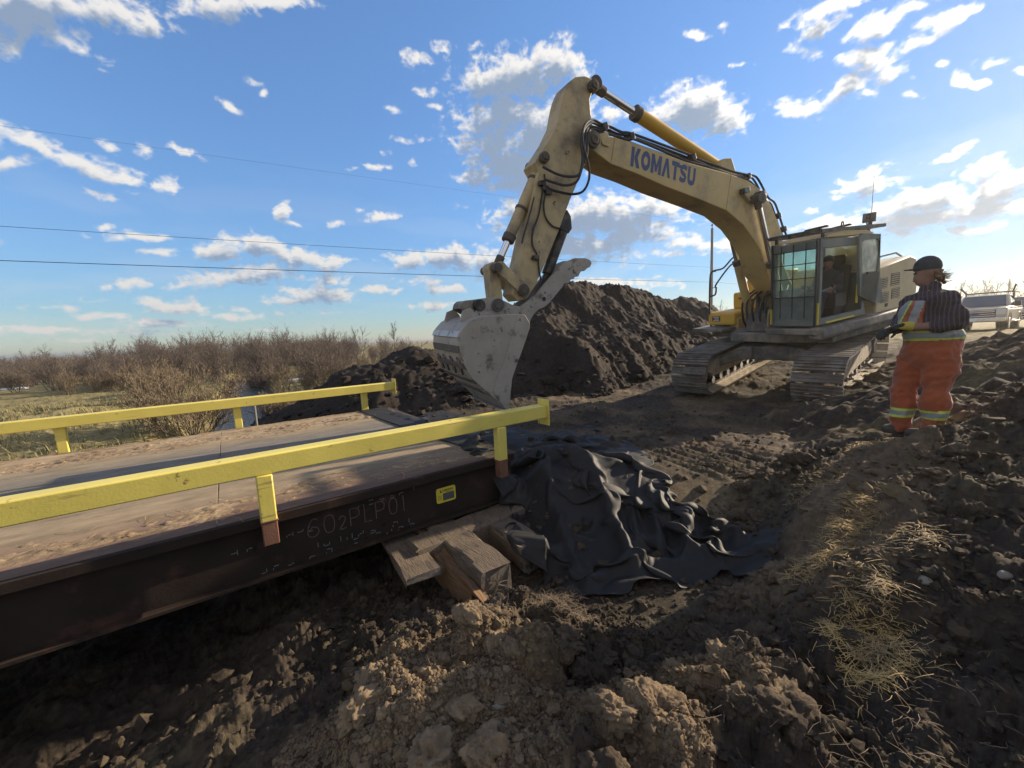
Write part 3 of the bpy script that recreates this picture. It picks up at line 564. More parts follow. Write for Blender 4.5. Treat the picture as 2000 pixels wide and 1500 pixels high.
# unseen bright clouds added round and above the camera for neutral fill light
st2 = 1.2; az2, el2 = np.arange(87.5, 338.1, st2), np.arange(1, 86, st2); A2, E2 = np.meshgrid(az2, el2, indexing='ij')
n2 = fbm(A2 * .035 * np.cos(np.radians(E2)) + 3, E2 * .06, 5, 701, .55); al2 = smooth(-.25, .25, n2) * .95 * smooth(0, 4, E2) * smooth(4, 18, np.hypot(A2 - math.degrees(SUN_ROT), E2 - math.degrees(SUN_EL))); sh2 = smooth(-.2, .9, n2)[..., None]
c2 = np.array([.98, .84, .70]) * (1 - sh2) + np.array([.74, .68, .62]) * sh2
ca2, sa2 = np.radians(A2), np.radians(E2); me = np_mesh('sky', np.stack([RD * np.cos(sa2) * np.sin(ca2), RD * np.cos(sa2) * np.cos(ca2), RD * np.sin(sa2)], -1).reshape(-1, 3), grid_faces(len(az2), len(el2)))
ca_ = me.color_attributes.new('cloud', 'FLOAT_COLOR', 'POINT'); ca_.data.foreach_set('color', np.concatenate([c2, al2[..., None]], -1).astype(np.float32).ravel())
tag(link_mesh('sky', me, mt), kind='structure')

# ================================================================== THE BRIDGE
YN, YF, XE, XW = 3.58, 7.90, 2.50, -9.5        # near edge, far edge, end by the machine, far end
br = tag(empty('portable_bridge', ((XE + XW) / 2, (YN + YF) / 2, -.6)), 'portable steel bridge with yellow guard rails, brown girders and a dirty deck', 'bridge')
def bl(o):                                      # parts are modelled in world space, then parented in place
    o.parent = br; o.matrix_parent_inverse = br.matrix_world.inverted(); return o
bpy.context.view_layer.update()
# deck
mt = bpy.data.materials.new('deck_plate'); mt.use_nodes = True; N = mt.node_tree.nodes; L = mt.node_tree.links; b = N['Principled BSDF']; b.inputs['Roughness'].default_value = .8; b.inputs['Specular IOR Level'].default_value = .25
tc = N.new('ShaderNodeTexCoord'); mp = N.new('ShaderNodeMapping'); mp.inputs['Scale'].default_value = (.35, 1, 1); L.new(tc.outputs['Object'], mp.inputs[0])
def nz(sc, det=8, rg=.6, src=None):
    n = N.new('ShaderNodeTexNoise'); n.inputs['Scale'].default_value = sc; n.inputs['Detail'].default_value = det; n.inputs['Roughness'].default_value = rg; L.new(src or mp.outputs[0], n.inputs['Vector']); return n.outputs[0]
sp = N.new('ShaderNodeSeparateXYZ'); L.new(tc.outputs['Object'], sp.inputs[0])
rp = N.new('ShaderNodeValToRGB'); cr = rp.color_ramp; cr.interpolation = 'EASE'    # across the deck: rusty edge, sand, grey wheel paths, sand
DKC = sorted([(0, (.15, .088, .06)), (1, (.34, .26, .17)), (.09, (.215, .145, .095)), (.2, (.275, .21, .13)), (.36, (.23, .185, .125)), (.62, (.17, .15, .122)), (.8, (.27, .21, .13))])
cr.elements[0].position = 0; cr.elements[0].color = (*DKC[0][1], 1); cr.elements[-1].position = 1; cr.elements[-1].color = (*DKC[-1][1], 1)
for p, c in DKC[1:-1]: cr.elements.new(p).color = (*c, 1)
ad = N.new('ShaderNodeMath'); ad.operation = 'MULTIPLY_ADD'; ad.inputs[1].default_value = 1 / 4.3; ad.inputs[2].default_value = -3.58 / 4.3; L.new(sp.outputs[1], ad.inputs[0])
ad2 = N.new('ShaderNodeMath'); ad2.operation = 'MULTIPLY_ADD'; ad2.inputs[1].default_value = .28; L.new(nz(1.1), ad2.inputs[0]); L.new(ad.outputs[0], ad2.inputs[2])
ad3 = N.new('ShaderNodeMath'); ad3.operation = 'SUBTRACT'; ad3.inputs[1].default_value = .14; L.new(ad2.outputs[0], ad3.inputs[0]); L.new(ad3.outputs[0], rp.inputs[0])
mr = N.new('ShaderNodeMapRange'); mr.inputs[1].default_value = .3; mr.inputs[2].default_value = .7; mr.inputs[3].default_value = .62; mr.inputs[4].default_value = 1.35; L.new(nz(6, 10, .7), mr.inputs[0])
cm = N.new('ShaderNodeMix'); cm.data_type = 'RGBA'; cm.blend_type = 'MULTIPLY'; cm.inputs[0].default_value = 1; L.new(rp.outputs[0], cm.inputs[6]); L.new(mr.outputs[0], cm.inputs[7]); L.new(cm.outputs[2], b.inputs['Base Color'])
bp = N.new('ShaderNodeBump'); bp.inputs['Distance'].default_value = .004; L.new(nz(30, 8, .7), bp.inputs['Height']); L.new(bp.outputs[0], b.inputs['Normal']); M['deck'] = mt
dk = MB()
xs = [XW, -5.2, -2.7, -.19, XE - .02]
for a, b_ in zip(xs[:-1], xs[1:]): dk.box(((a + b_) / 2, (YN + YF) / 2, -.02), (b_ - a - .008, YF - YN - .05, .04))
bl(dk.build('deck', M['deck'], bevel=.003))
def girder(y, s):
    g = MB()
    g.box(((XE + XW) / 2, y + s * .0, -.036), (XE - XW, .055, .072))                       # plate edge / top flange lip
    g.box(((XE + XW) / 2, y + s * .07, -.283), (XE - XW, .03, .42))                        # web
    g.box(((XE + XW) / 2, y + s * .11, -.507), (XE - XW, .24, .028))                        # bottom flange
    for x in np.arange(XW + 1, XE, 2.2): g.box((x + .9, y + s * .135, -.283), (.02, .10, .41))
    return bl(g.build('girder', M['girder'], bevel=.004))
gN = girder(YN, 1); girder(YF, -1)
cb = MB()
for x in np.arange(XW + .3, XE, 1.2): cb.box((x, (YN + YF) / 2, -.2), (.12, YF - YN - .3, .3))
cb.box((XE - .02, (YN + YF) / 2, -.28), (.03, YF - YN - .2, .42))
bl(cb.build('cross_beams', M['girder']))
def guard_rail(yc, ypost, posts, s, xe=2.95):
    r = MB(); r.box(((xe + XW) / 2, yc, .428), (xe - XW, .15, .15)); ro = bl(r.build('guard_rail', M['rail_yellow'], bevel=.012, seg=3))
    e = MB(); e.box((xe + .007, yc, .415), (.014, .20, .30)); e.box((xe + .025, yc + .07, .515), (.025, .018, .018)); e.box((xe + .025, yc + .07, .315), (.025, .018, .018)); e.box((xe + .025, yc - .07, .315), (.025, .018, .018)); eo = bl(e.build('end_plate', M['rail_yellow'], bevel=.003)); eo.parent = ro; eo.matrix_parent_inverse = Matrix()
    for x in posts:
        p = MB(); p.box((x, ypost, .172), (.108, .10, .362)); po = p.build('rail_post', M['rail_yellow'], ro, bevel=.010)
        f = MB(); f.box((x, ypost, -.102), (.104, .096, .184)); f.build('post_foot', M['rail_rust'], po, bevel=.006)
        if s > 0: wl = MB(); wl.box((x, ypost, -.006), (.118, .108, .014)); wl.build('weld_collar', M['rail_rust'], po, bevel=.005)
    return ro
guard_rail(YN - .045, YN - .085, (.136, 2.289, -2.02, -4.2, -6.4), 1, 2.93)
guard_rail(YF + .045, YF + .085, (2.107, .054, -1.945, -4.0, -6.1), -1, 2.69)
# joint angle at the end of the deck lip
lp = MB(); lp.box((XE + .02, (YN + YF) / 2, -.005), (.09, YF - YN, .012)); bl(lp.build('end_lip', M['flange'], bevel=.003))

# weld-bead number and half worn stencils on the web
STR = {'6': [(.85,.9),(.6,1),(.3,.85),(.1,.5),(.05,.25),(.2,.05),(.5,0),(.8,.1),(.9,.3),(.75,.5),(.45,.55),(.15,.4)], '0': [(.5,1),(.2,.9),(.08,.5),(.2,.1),(.5,0),(.8,.1),(.92,.5),(.8,.9),(.5,1)],
 '2': [(.1,.8),(.3,1),(.7,1),(.9,.75),(.6,.4),(.1,0),(.95,0)], 'P': [(.1,0),(.1,1),(.65,1),(.9,.8),(.85,.55),(.6,.45),(.1,.45)], 'L': [(.1,1),(.1,0),(.85,0)], '1': [(.3,.85),(.5,1),(.5,0)]}
M['bead'] = mat('weld_bead', (.13, .085, .07), .55, .2, 10, spec=.5)
M['stencil'] = mat('worn_white_stencil', (.17, .17, .165), .7, .3, 30)
def web_pt(u, v, off=.0): return at_y(u, v, YN + .055 - off)
p0, p1 = web_pt(601, 1052), web_pt(808, 992); h0 = .155
wd = MB(); cur = p0[0]; stepx = (p1[0] - p0[0]) / 7.6
for ch, wf in (('6', 1), ('0', 1), ('2', .62), ('P', 1), ('L', .8), ('P', 1), ('0', .9), ('1', .7)):
    small = ch == '2'; hh = h0 * (.72 if small else 1); zz = p0[2] + (p1[2] - p0[2]) * (cur - p0[0]) / (p1[0] - p0[0])
    pts = [(cur + x * stepx * .82 * wf, YN + .052, zz + y * hh) for x, y in STR[ch]]
    wd.tube(smooth_path(pts, 3) if ch in '602' else pts, .0042, 5); cur += stepx * (wf if not small else .7) * 1.02
wo = bl(wd.build('weld_number', M['bead'])); wo.parent = gN
rs = np.random.RandomState(12); sm = MB()
for (u0, v0, u1, v1, h, n) in [(560,1046,600,1035,.035,3),(700,988,800,957,.04,6),(610,1068,790,1019,.045,9),(605,1088,670,1070,.05,3),(690,1058,800,1028,.04,6),(508,1118,560,1102,.03,3),(450,1083,515,1062,.045,3)]:
    for t in np.linspace(0, 1, n):
        c = web_pt(u0 + (u1 - u0) * t, v0 + (v1 - v0) * t); wdt = .045
        for seg in range(rs.randint(2, 5)):     # broken remains of stencilled characters
            s_ = rs.randint(6); x, z = c[0], c[2]
            if s_ < 3: sm.box((x + wdt / 2, YN + .0535, z + h * (s_ / 2 - .5)), (wdt * rs.uniform(.5, .9), .002, .006))
            else: sm.box((x + wdt * (s_ % 2), YN + .0535, z + h * .25 * (1 if s_ > 4 else -1)), (.006, .002, h * .45))
so_ = bl(sm.build('stencil_lettering', M['stencil'])); so_.parent = gN

def text_mesh(body, name, mat_, parent, origin, xdir, zdir, height, width=None, thick=.002, bold=0.0, spacing=1.0):
    """flat lettering with its lower left corner at origin"""
    cu = bpy.data.curves.new(name, 'FONT'); cu.body = body; cu.size = 1; cu.offset = bold; cu.space_character = spacing; cu.extrude = 0
    ob = bpy.data.objects.new(name, cu); COL.objects.link(ob); dg = bpy.context.evaluated_depsgraph_get(); me = bpy.data.meshes.new_from_object(ob.evaluated_get(dg)); bpy.data.objects.remove(ob)
    co = np.array([v.co[:] for v in me.vertices]); mn, mxx = co.min(0), co.max(0); X_, Z_ = Vector(xdir).normalized(), Vector(zdir); Z_ = (Z_ - X_ * Z_.dot(X_)).normalized(); Nn = X_.cross(Z_)
    sz = height / (mxx[1] - mn[1]); sxx = (width / (mxx[0] - mn[0])) if width else sz
    for v in me.vertices: v.co = Vector(origin) + X_ * (v.co.x - mn[0]) * sxx + Z_ * (v.co.y - mn[1]) * sz
    bm = bmesh.new(); bm.from_mesh(me); r = bmesh.ops.extrude_face_region(bm, geom=bm.faces[:]); bmesh.ops.translate(bm, vec=-Nn * thick, verts=[e for e in r['geom'] if isinstance(e, bmesh.types.BMVert)]); bmesh.ops.recalc_face_normals(bm, faces=bm.faces); bm.to_mesh(me); bm.free(); me.materials.clear(); me.shade_flat()
    return link_mesh(name, me, mat_, parent)
# yellow maker's plate
M['plate'] = mat('plate_yellow', (.62, .50, .05), .45, .06, 6); M['plate_grey'] = mat('scuffed_plate_field', (.12, .13, .13), .35, .25, 12, metal=.4)
c00, c11 = web_pt(850, 983), web_pt(892, 949); pw, ph, pc = .215, .155, None
pc = web_pt(871, 965)
def rrect(cx, cz, w_, h_, r, n=5):
    out = []
    for sx, sz, a0 in ((1, 1, 0), (-1, 1, 90), (-1, -1, 180), (1, -1, 270)):
        for k in range(n + 1): a = R_(a0 + 90 * k / n); out.append((cx + sx * (w_ / 2 - r) + r * math.cos(a), cz + sz * (h_ / 2 - r) + r * math.sin(a)))
    return out
yb = YN + .055
q = MB(); q.prism(rrect(pc[0], pc[2], pw, ph, .022), yb - .006, yb); pl = bl(q.build('maker_plate', M['plate'])); pl.parent = gN
q = MB(); q.box((pc[0] + .026, yb - .007, pc[2] - .02), (.125, .003, .075)); q.build('plate_field', M['plate_grey'], pl)
text_mesh('SURESPAN', 'plate_lettering', M['black'], pl, (pc[0] - .045, yb - .0065, pc[2] + .035), (1, 0, 0), (0, 0, 1), .022, .125, .0015, .02)
q = MB()
q.box((pc[0] - .02 + .05, yb - .0068, pc[2] + .026), (.07, .0015, .004)); q.box((pc[0] - .062, yb - .0068, pc[2] + .045), (.010, .0015, .028)); q.box((pc[0] - .056, yb - .0068, pc[2] + .034), (.018, .0015, .01))
for k in range(4): q.box((pc[0] - .072, yb - .0068, pc[2] - .002 - k * .013), (.040, .0015, .003))
q.build('plate_lettering', M['black'], pl)

# dirt, straw and pebbles lying on the deck
X, Y = np.meshgrid(np.arange(-5, XE - .03, .018), np.arange(YN + .02, YF + .026, .016), indexing='ij')
tY = (Y - YN) / (YF - YN); ridge = np.maximum(np.exp(-((tY - .10 - .02 * perlin(X * .8, X * 0)) / .055) ** 2) * 1.0, np.exp(-((tY - .86 - .02 * perlin(X * .7, X * 0 + 5)) / .10) ** 2) * 1.25)
Zd = -.008 + .007 * ridge + .011 * (fbm(X * 2.2, Y * 4, 7, 801, .72)) * (.25 + ridge) + .5 * clods(X, Y, .06, 810, .16) * ridge + .6 * clods(X, Y, .032, 811, .22) * (.06 + ridge)
Zd = np.where(Zd > -.01, Zd, -.03) - .03 * smooth(.02, 0, tY) + .010 * smooth(.975, .985, tY)
me = np_mesh('deck_dirt', np.stack([X, Y, Zd + .001], -1).reshape(-1, 3), grid_faces(*X.shape)); fk = me.attributes.new('dry', 'FLOAT', 'POINT'); fk.data.foreach_set('value', (.35 + .3 * fbm(X * 2, Y * 2, 3, 820)).ravel().astype(np.float32))
M['deck_soil'] = attr_soil('deck_soil', (.20, .14, .09), (.33, .25, .15), bump=.006)
tag(link_mesh('deck_dirt', me, M['deck_soil']), 'thin crust of dried dirt along both sides of the bridge deck', 'dirt', kind='stuff')
def blades(n, pos, lmin, lmax, wmin, wmax, seed, tilt=.25):
    """thin bent straws lying about: two quads each"""
    rs_ = np.random.RandomState(seed); P = np.asarray(pos)[rs_.randint(0, len(pos), n)] if len(pos) != n else np.asarray(pos)
    a = rs_.uniform(0, 2 * PI, n); L_ = rs_.uniform(lmin, lmax, n); W = rs_.uniform(wmin, wmax, n); dz = rs_.uniform(-.05, tilt, n); bend = rs_.uniform(-.5, .5, n)
    d0 = np.stack([np.cos(a), np.sin(a), dz], -1); d1 = np.stack([np.cos(a + bend), np.sin(a + bend), dz * .2 - .1], -1); nrm = np.stack([-np.sin(a), np.cos(a), 0 * a], -1); up = np.array([0, 0, 1.])
    A0 = P; A1 = P + d0 * L_[:, None] / 2; A2 = A1 + d1 * L_[:, None] / 2; Wn = nrm * W[:, None] / 2; h = up * W[:, None] * .5
    V = np.stack([A0 - Wn, A0 + Wn, A1 - Wn + h, A1 + Wn + h, A2 - Wn * .5, A2 + Wn * .5], 1).reshape(-1, 3); b0 = (np.arange(n) * 6)[:, None]
    return V, np.concatenate([b0 + np.array([0, 1, 3, 2]), b0 + np.array([2, 3, 5, 4])])
rs = np.random.RandomState(3)
xx = rs.uniform(-3, XE - .1, 260); yy = np.where(rs.uniform(0, 1, 260) < .6, YN + .1 + np.abs(rs.randn(260)) * .35, YF - .1 - np.abs(rs.randn(260)) * .4)
Vb, Fb = blades(260, np.stack([xx, yy, np.full(260, .014)], -1), .05, .22, .003, .007, 4, .05)
tag(link_mesh('deck_straw', np_mesh('deck_straw', Vb, Fb), M['straw']), 'stray straws lying in the dirt on the bridge deck', 'straw', kind='stuff')

# ------------------------------------------------------------------ timbers under the bridge end
def timber(name, label, p0, p1, w_, h_, rot=0, seed=0, mat_='wood', jag=.012, end=True, cat='timber', round_=.03, n=26):
    """a hewn beam from p0 to p1 (centres of its ends), with worn edges and cracked ends"""
    p0, p1 = Vector(p0), Vector(p1); d = (p1 - p0); Ln = d.length; d.normalize(); a = d.cross(Vector((0, 0, 1))).normalized(); b = a.cross(d)
    prof = rrect(0, 0, w_, h_, round_, 3); prof = [q_ for q_ in prof]; k = len(prof)
    Vs = []; sec = np.linspace(0, Ln, n); rs_ = np.random.RandomState(seed)
    P = np.array(prof)
    for i, s in enumerate(sec):
        for j in range(k):
            f = 1 + jag / max(w_, h_) * 6 * float(perlin(np.array([s * 2.2 + seed]), np.array([j * .55]), seed)[0]) * .5
            Vs.append(p0 + d * (s + (jag * 1.2 * rs_.randn() if i in (0, n - 1) else 0)) + a * P[j, 0] * f + b * P[j, 1] * f)
    me = bpy.data.meshes.new(name); fs = [(i * k + j, i * k + (j + 1) % k, (i + 1) * k + (j + 1) % k, (i + 1) * k + j) for i in range(n - 1) for j in range(k)]
    fs += [tuple(range(k))[::-1], tuple(range((n - 1) * k, n * k))]
    o0 = p0.copy(); me.from_pydata([tuple(v - o0) for v in Vs], [], fs); me.update(); me.shade_smooth(); me.set_sharp_from_angle(angle=R_(28))
    o = link_mesh(name, me, [M[mat_], M['wood_end']]); o.location = o0
    me.polygons[-1].material_index = 1; me.polygons[-2].material_index = 1
    return tag(o, label, cat)
zt = -.53
t1 = timber('timber_beam', 'thick squared timber with a cracked weathered end jutting out from under the girder', (1.60, 2.60, zt - .16), (1.60, 4.6, zt - .15), .30, .29, seed=3, jag=.02, round_=.045)
# radial cracks on the sawn end
ck = MB(); c0 = Vector((1.60, 2.595, zt - .16)); dirn = Vector((0, 2.0, 0)).normalized(); rs = np.random.RandomState(5)
for k in range(9):
    a = k * 2 * PI / 9 + rs.uniform(-.2, .2); e = c0 + Vector((math.cos(a) * 1, 0, 0)) * .115 * rs.uniform(.7, 1.05) + Vector((0, 0, math.sin(a) * .11)); mid = (c0 + e) / 2 + Vector((rs.uniform(-.008, .008), 0, rs.uniform(-.008, .008)))
    off = Vector((0, -.006, 0)); ck.tube([c0 + off, mid + off, e + off], [.005, .004, .0015], 5)
ck.build('end_cracks', M['grime'], t1).location = -t1.location
t2 = timber('split_timber', 'brown split slab of timber leaning against the thick cracked timber', (1.41, 2.52, zt - .27), (1.38, 4.3, zt - .13), .10, .24, seed=8, mat_='wood_brown', jag=.03, round_=.02)
t3 = timber('timber_beam', 'grey timber partly tucked under the black cloth beside the thick cracked timber', (2.10, 2.74, zt - .17), (2.10, 4.6, zt - .16), .27, .26, seed=13, jag=.02, round_=.04)
t4 = timber('timber_beam', 'grey cross timber lying along under the bridge girder behind the timber ends', (1.2, 3.40, zt - .15), (2.45, 3.46, zt - .14), .28, .27, seed=17, jag=.012, round_=.03)
t5 = timber('wide_plank', 'wide cracked grey plank sticking out under the girder, left of the thick timber', (1.13, 2.97, zt - .10), (1.26, 4.6, zt - .06), .30, .055, seed=23, jag=.014, cat='plank', round_=.012)
t6 = timber('wide_plank', 'lower grey plank tucked beneath the wide cracked plank', (1.28, 3.06, zt - .15), (1.40, 4.6, zt - .13), .30, .05, seed=29, jag=.01, cat='plank', round_=.01)

# ================================================================== BLACK GEOTEXTILE (a small cloth solver settles a too-large sheet over the fill, the timbers and the bridge end)
M['cloth'] = mat('black_felt_fabric', (.017, .0158, .0145), .66, .12, 30, spec=.35, bump=.0012, bscale=220, col2=(.042, .038, .032), c2scale=2.5, c2lo=.55, c2hi=.8)
def support(x, y):
    z = ground_base(x, y) + .03 * fbm(x * 2.2, y * 2.2, 3, 900) + folds(x, y)
    deck = (x < XE + .05) & (y > YN - .02) & (y < YF); z = np.where(deck, np.maximum(z, .006), z)
    for (ax, ay, bx, by, hw, top) in ((2.10, 2.76, 2.10, 4.6, .135, zt - .03), (2.45, 3.46, 1.2, 3.40, .14, zt)):
        dx, dy = bx - ax, by - ay; t = np.clip(((x - ax) * dx + (y - ay) * dy) / (dx * dx + dy * dy), 0, 1)
        z = np.where(np.hypot(x - ax - t * dx, y - ay - t * dy) < hw, np.maximum(z, top), z)
    return z
FOLD = [([(1010, 868, -.06), (1080, 878, -.12), (1150, 905, -.18), (1188, 965, -.30), (1222, 1045, -.46), (1238, 1085, -.54)], .20, .07), ([(1045, 880, -.14), (1088, 975, -.36), (1128, 1085, -.6)], .11, .08), ([(1235, 960, -.28), (1243, 1010, -.40)], .12, .05), ([(1268, 940, -.26), (1292, 1030, -.44)], .13, .05), ([(1302, 925, -.22), (1308, 985, -.34)], .13, .05), ([(1326, 915, -.22), (1322, 955, -.3)], .11, .04),
        ([(1385, 900, -.20), (1350, 945, -.28), (1343, 1010, -.42), (1338, 1060, -.52), (1372, 1068, -.5), (1396, 1040, -.44)], .17, .05), ([(1385, 905, -.2), (1412, 950, -.3), (1425, 985, -.36), (1405, 1010, -.4)], .22, .05), ([(1425, 985, -.36), (1440, 1030, -.42)], .10, .05), ([(1150, 1110, -.6), (1200, 1092, -.58), (1262, 1082, -.56), (1340, 1086, -.55), (1420, 1072, -.5), (1480, 1062, -.44)], .11, .07), ([(1200, 1120, -.6), (1290, 1130, -.6)], .07, .08)]
FOLD = [([tuple(at_z(*p)[:2]) for p in pts], h, w_) for pts, h, w_ in FOLD]
def folds(x, y):
    z = np.zeros(np.shape(x))
    for pts, h, w_ in FOLD:
        b = np.full(np.shape(x), 9.); n = len(pts) - 1
        for i, ((x0, y0), (x1, y1)) in enumerate(zip(pts[:-1], pts[1:])):
            dx, dy = x1 - x0, y1 - y0; t = np.clip(((x - x0) * dx + (y - y0) * dy) / (dx * dx + dy * dy + 1e-9), 0, 1); q_ = np.hypot(x - x0 - t * dx, y - y0 - t * dy); b = np.minimum(b, q_)
        z = np.maximum(z, h * np.exp(-(b / w_) ** 1.2))
    return z
def settle(P, rest_scale, steps, pin=None, push=None, seed=1, fric=.6):
    nu, nv = P.shape[:2]; rs_ = np.random.RandomState(seed); cons = []
    idx = np.arange(nu * nv).reshape(nu, nv)
    def add(a, b, stiff, par):
        cons.append((a.ravel(), b.ravel(), stiff, par.ravel()))
    for (di, dj, st_) in ((1, 0, 1.), (0, 1, 1.), (1, 1, .35), (1, -1, .35), (2, 0, .3), (0, 2, .3), (4, 0, .12), (0, 4, .12)):
        A = idx[max(0, -di):nu - max(0, di), max(0, -dj):nv - max(0, dj)]; B_ = idx[max(0, di):nu + min(0, di) or None, max(0, dj):nv + min(0, dj) or None] if dj >= 0 else idx[di:nu, 0:nv + dj]
        if dj < 0: A = idx[0:nu - di, -dj:nv]
        ii, jj = np.unravel_index(A, (nu, nv)); par = ((ii // max(1, di)) % 2 if di else (jj // dj) % 2)
        add(A, B_, st_, par)
    X = P.reshape(-1, 3).copy(); X0 = X.copy(); Vl = np.zeros_like(X); X[:, 2] += .02 * rs_.rand(len(X))
    C = []
    for a, b, s, par in cons:
        for k_ in (0, 1):
            m_ = par == k_
            if m_.any(): C.append((a[m_], b[m_], s, np.linalg.norm(X0[a[m_]] - X0[b[m_]], axis=1) * rest_scale))
    pinm = np.zeros(len(X), bool) if pin is None else pin.ravel(); wgt = np.where(pinm, 0., 1.)
    dt = 1 / 50.
    for it in range(steps):
        Vl[:, 2] -= 9.8 * dt; Vl *= .985
        if push is not None and it < push[1]: Vl += push[0](X) * dt
        Q = X + Vl * dt * wgt[:, None]
        for _ in range(7):
            for a, b, s, L0 in C:
                d = Q[b] - Q[a]; l = np.linalg.norm(d, axis=1) + 1e-9; wsum = wgt[a] + wgt[b] + 1e-9
                cc = (s * (l - L0) / l / wsum)[:, None] * d
                np.add.at(Q, a, cc * wgt[a][:, None]) if s < 1 else Q.__setitem__(a, Q[a] + cc * wgt[a][:, None])
                np.add.at(Q, b, -cc * wgt[b][:, None]) if s < 1 else Q.__setitem__(b, Q[b] - cc * wgt[b][:, None])
        h = support(Q[:, 0], Q[:, 1]) + .012; hit = (Q[:, 2] < h) & ~pinm
        Q[hit, 2] = h[hit]; Q[hit, :2] = Q[hit, :2] * (1 - fric) + X[hit, :2] * fric
        Vl = (Q - X) / dt; sp = np.linalg.norm(Vl, axis=1); Vl *= np.minimum(1, 3.5 / (sp + 1e-6))[:, None]; X = Q
    return X.reshape(nu, nv, 3)
# quad patch of the sheet: (t along the bridge direction, s from the fill top down to the hem)
def patch(c00, c10, c01, c11, nu, nv):
    u, v = np.meshgrid(np.linspace(0, 1, nu), np.linspace(0, 1, nv), indexing='ij'); u, v = u[..., None], v[..., None]
    return (1 - u) * (1 - v) * np.array(c00) + u * (1 - v) * np.array(c10) + (1 - u) * v * np.array(c01) + u * v * np.array(c11)
def drape(name, label, corners, nu, nv, rest, steps, seed, zlift=.25, pinf=None, push=None, wav=.05):
    P2 = patch(*corners, nu, nv); u, v = np.meshgrid(np.linspace(0, 1, nu), np.linspace(0, 1, nv), indexing='ij')
    P = np.zeros((nu, nv, 3)); P[..., :2] = P2
    for ax in (0, 1): P[..., ax] += wav * perlin(u * 4 + ax * 7, v * 3, seed)
    P[..., 2] = support(P[..., 0], P[..., 1]) + .015 + zlift * np.clip(.12 + .9 * np.abs(perlin(P[..., 0] * 2.4 + P[..., 1] * .9, P[..., 1] * .9 + 3, seed + 2)) + .35 * perlin(P[..., 0] * 5, P[..., 1] * 4, seed + 3), 0, 1) * smooth(0, .15, v)
    pin = None if pinf is None else pinf(u, v)
    Xs = settle(P, rest, steps, pin, push, seed)
    me = np_mesh(name, Xs.reshape(-1, 3), grid_faces(nu, nv)); o = link_mesh(name, me, M['cloth'])
    sb = o.modifiers.new('smooth', 'SUBSURF'); sb.levels = 1; sb.render_levels = 2
    so2 = o.modifiers.new('thick', 'SOLIDIFY'); so2.thickness = .004
    return tag(o, label, 'fabric sheet')
shove = lambda X: np.stack([-1.6 * smooth(2.9, 4.4, X[:, 0]), 1.1 * smooth(2.3, 1.4, X[:, 1]), 0 * X[:, 0]], -1)
drape('geotextile_sheet', 'black felt ground cloth heaped in folds down the fill beside the bridge end',
      ((2.42, 4.35), (4.75, 4.6), (2.05, 2.15), (3.45, 1.22)), 96, 104, 1.10, 150, 21, .34, lambda u, v: v < .012, (shove, 70))
drape('geotextile_sheet', 'black cloth strip laid across the far corner of the bridge deck and the soil beyond',
      ((2.0, 8.0), (3.6, 8.3), (2.18, 4.3), (3.8, 4.2)), 36, 80, 1.03, 60, 41, .10)

# ================================================================== EXCAVATOR
EO = np.array([10.914, 4.018, 0.029])
def _rot(h, t, r):
    f = np.array([math.cos(h) * math.cos(t), math.sin(h) * math.cos(t), math.sin(t)]); l = np.array([-math.sin(h), math.cos(h), 0.]); u = np.cross(f, l)
    return np.stack([f, l * math.cos(r) + u * math.sin(r), u * math.cos(r) - l * math.sin(r)], 1)
EM = _rot(3.2268, -.1210, -.0236)             # nose down on the ramp, facing the bridge
SW = -.2462                                   # upper structure swung a little
cs, sn = math.cos(SW), math.sin(SW)
EU = EM @ np.array([[cs, -sn, 0], [sn, cs, 0], [0, 0, 1.]])
def up(u, v, y):                              # a photo pixel on the plane y = const of the upper structure -> its x, z there
    n = EU[:, 1]; p = at_plane(u, v, EO + n * y, n); q_ = EU.T @ (p - EO); return float(q_[0]), float(q_[2])
def upx(u, v, x):                             # ... on a plane x = const -> y, z
    n = EU[:, 0]; p = at_plane(u, v, EO + n * x, n); q_ = EU.T @ (p - EO); return float(q_[1]), float(q_[2])
mx4 = Matrix(EM.tolist()).to_4x4(); mx4.translation = Vector(EO.tolist())
ex = tag(empty('excavator', matrix=mx4), 'large dusty yellow crawler excavator with its bucket lowered over the bridge end', 'excavator')
SWM = Matrix.Rotation(SW, 4, 'Z')             # upper structure coordinates inside the machine
def U_(): return MB(SWM)
def Lw(): return MB()

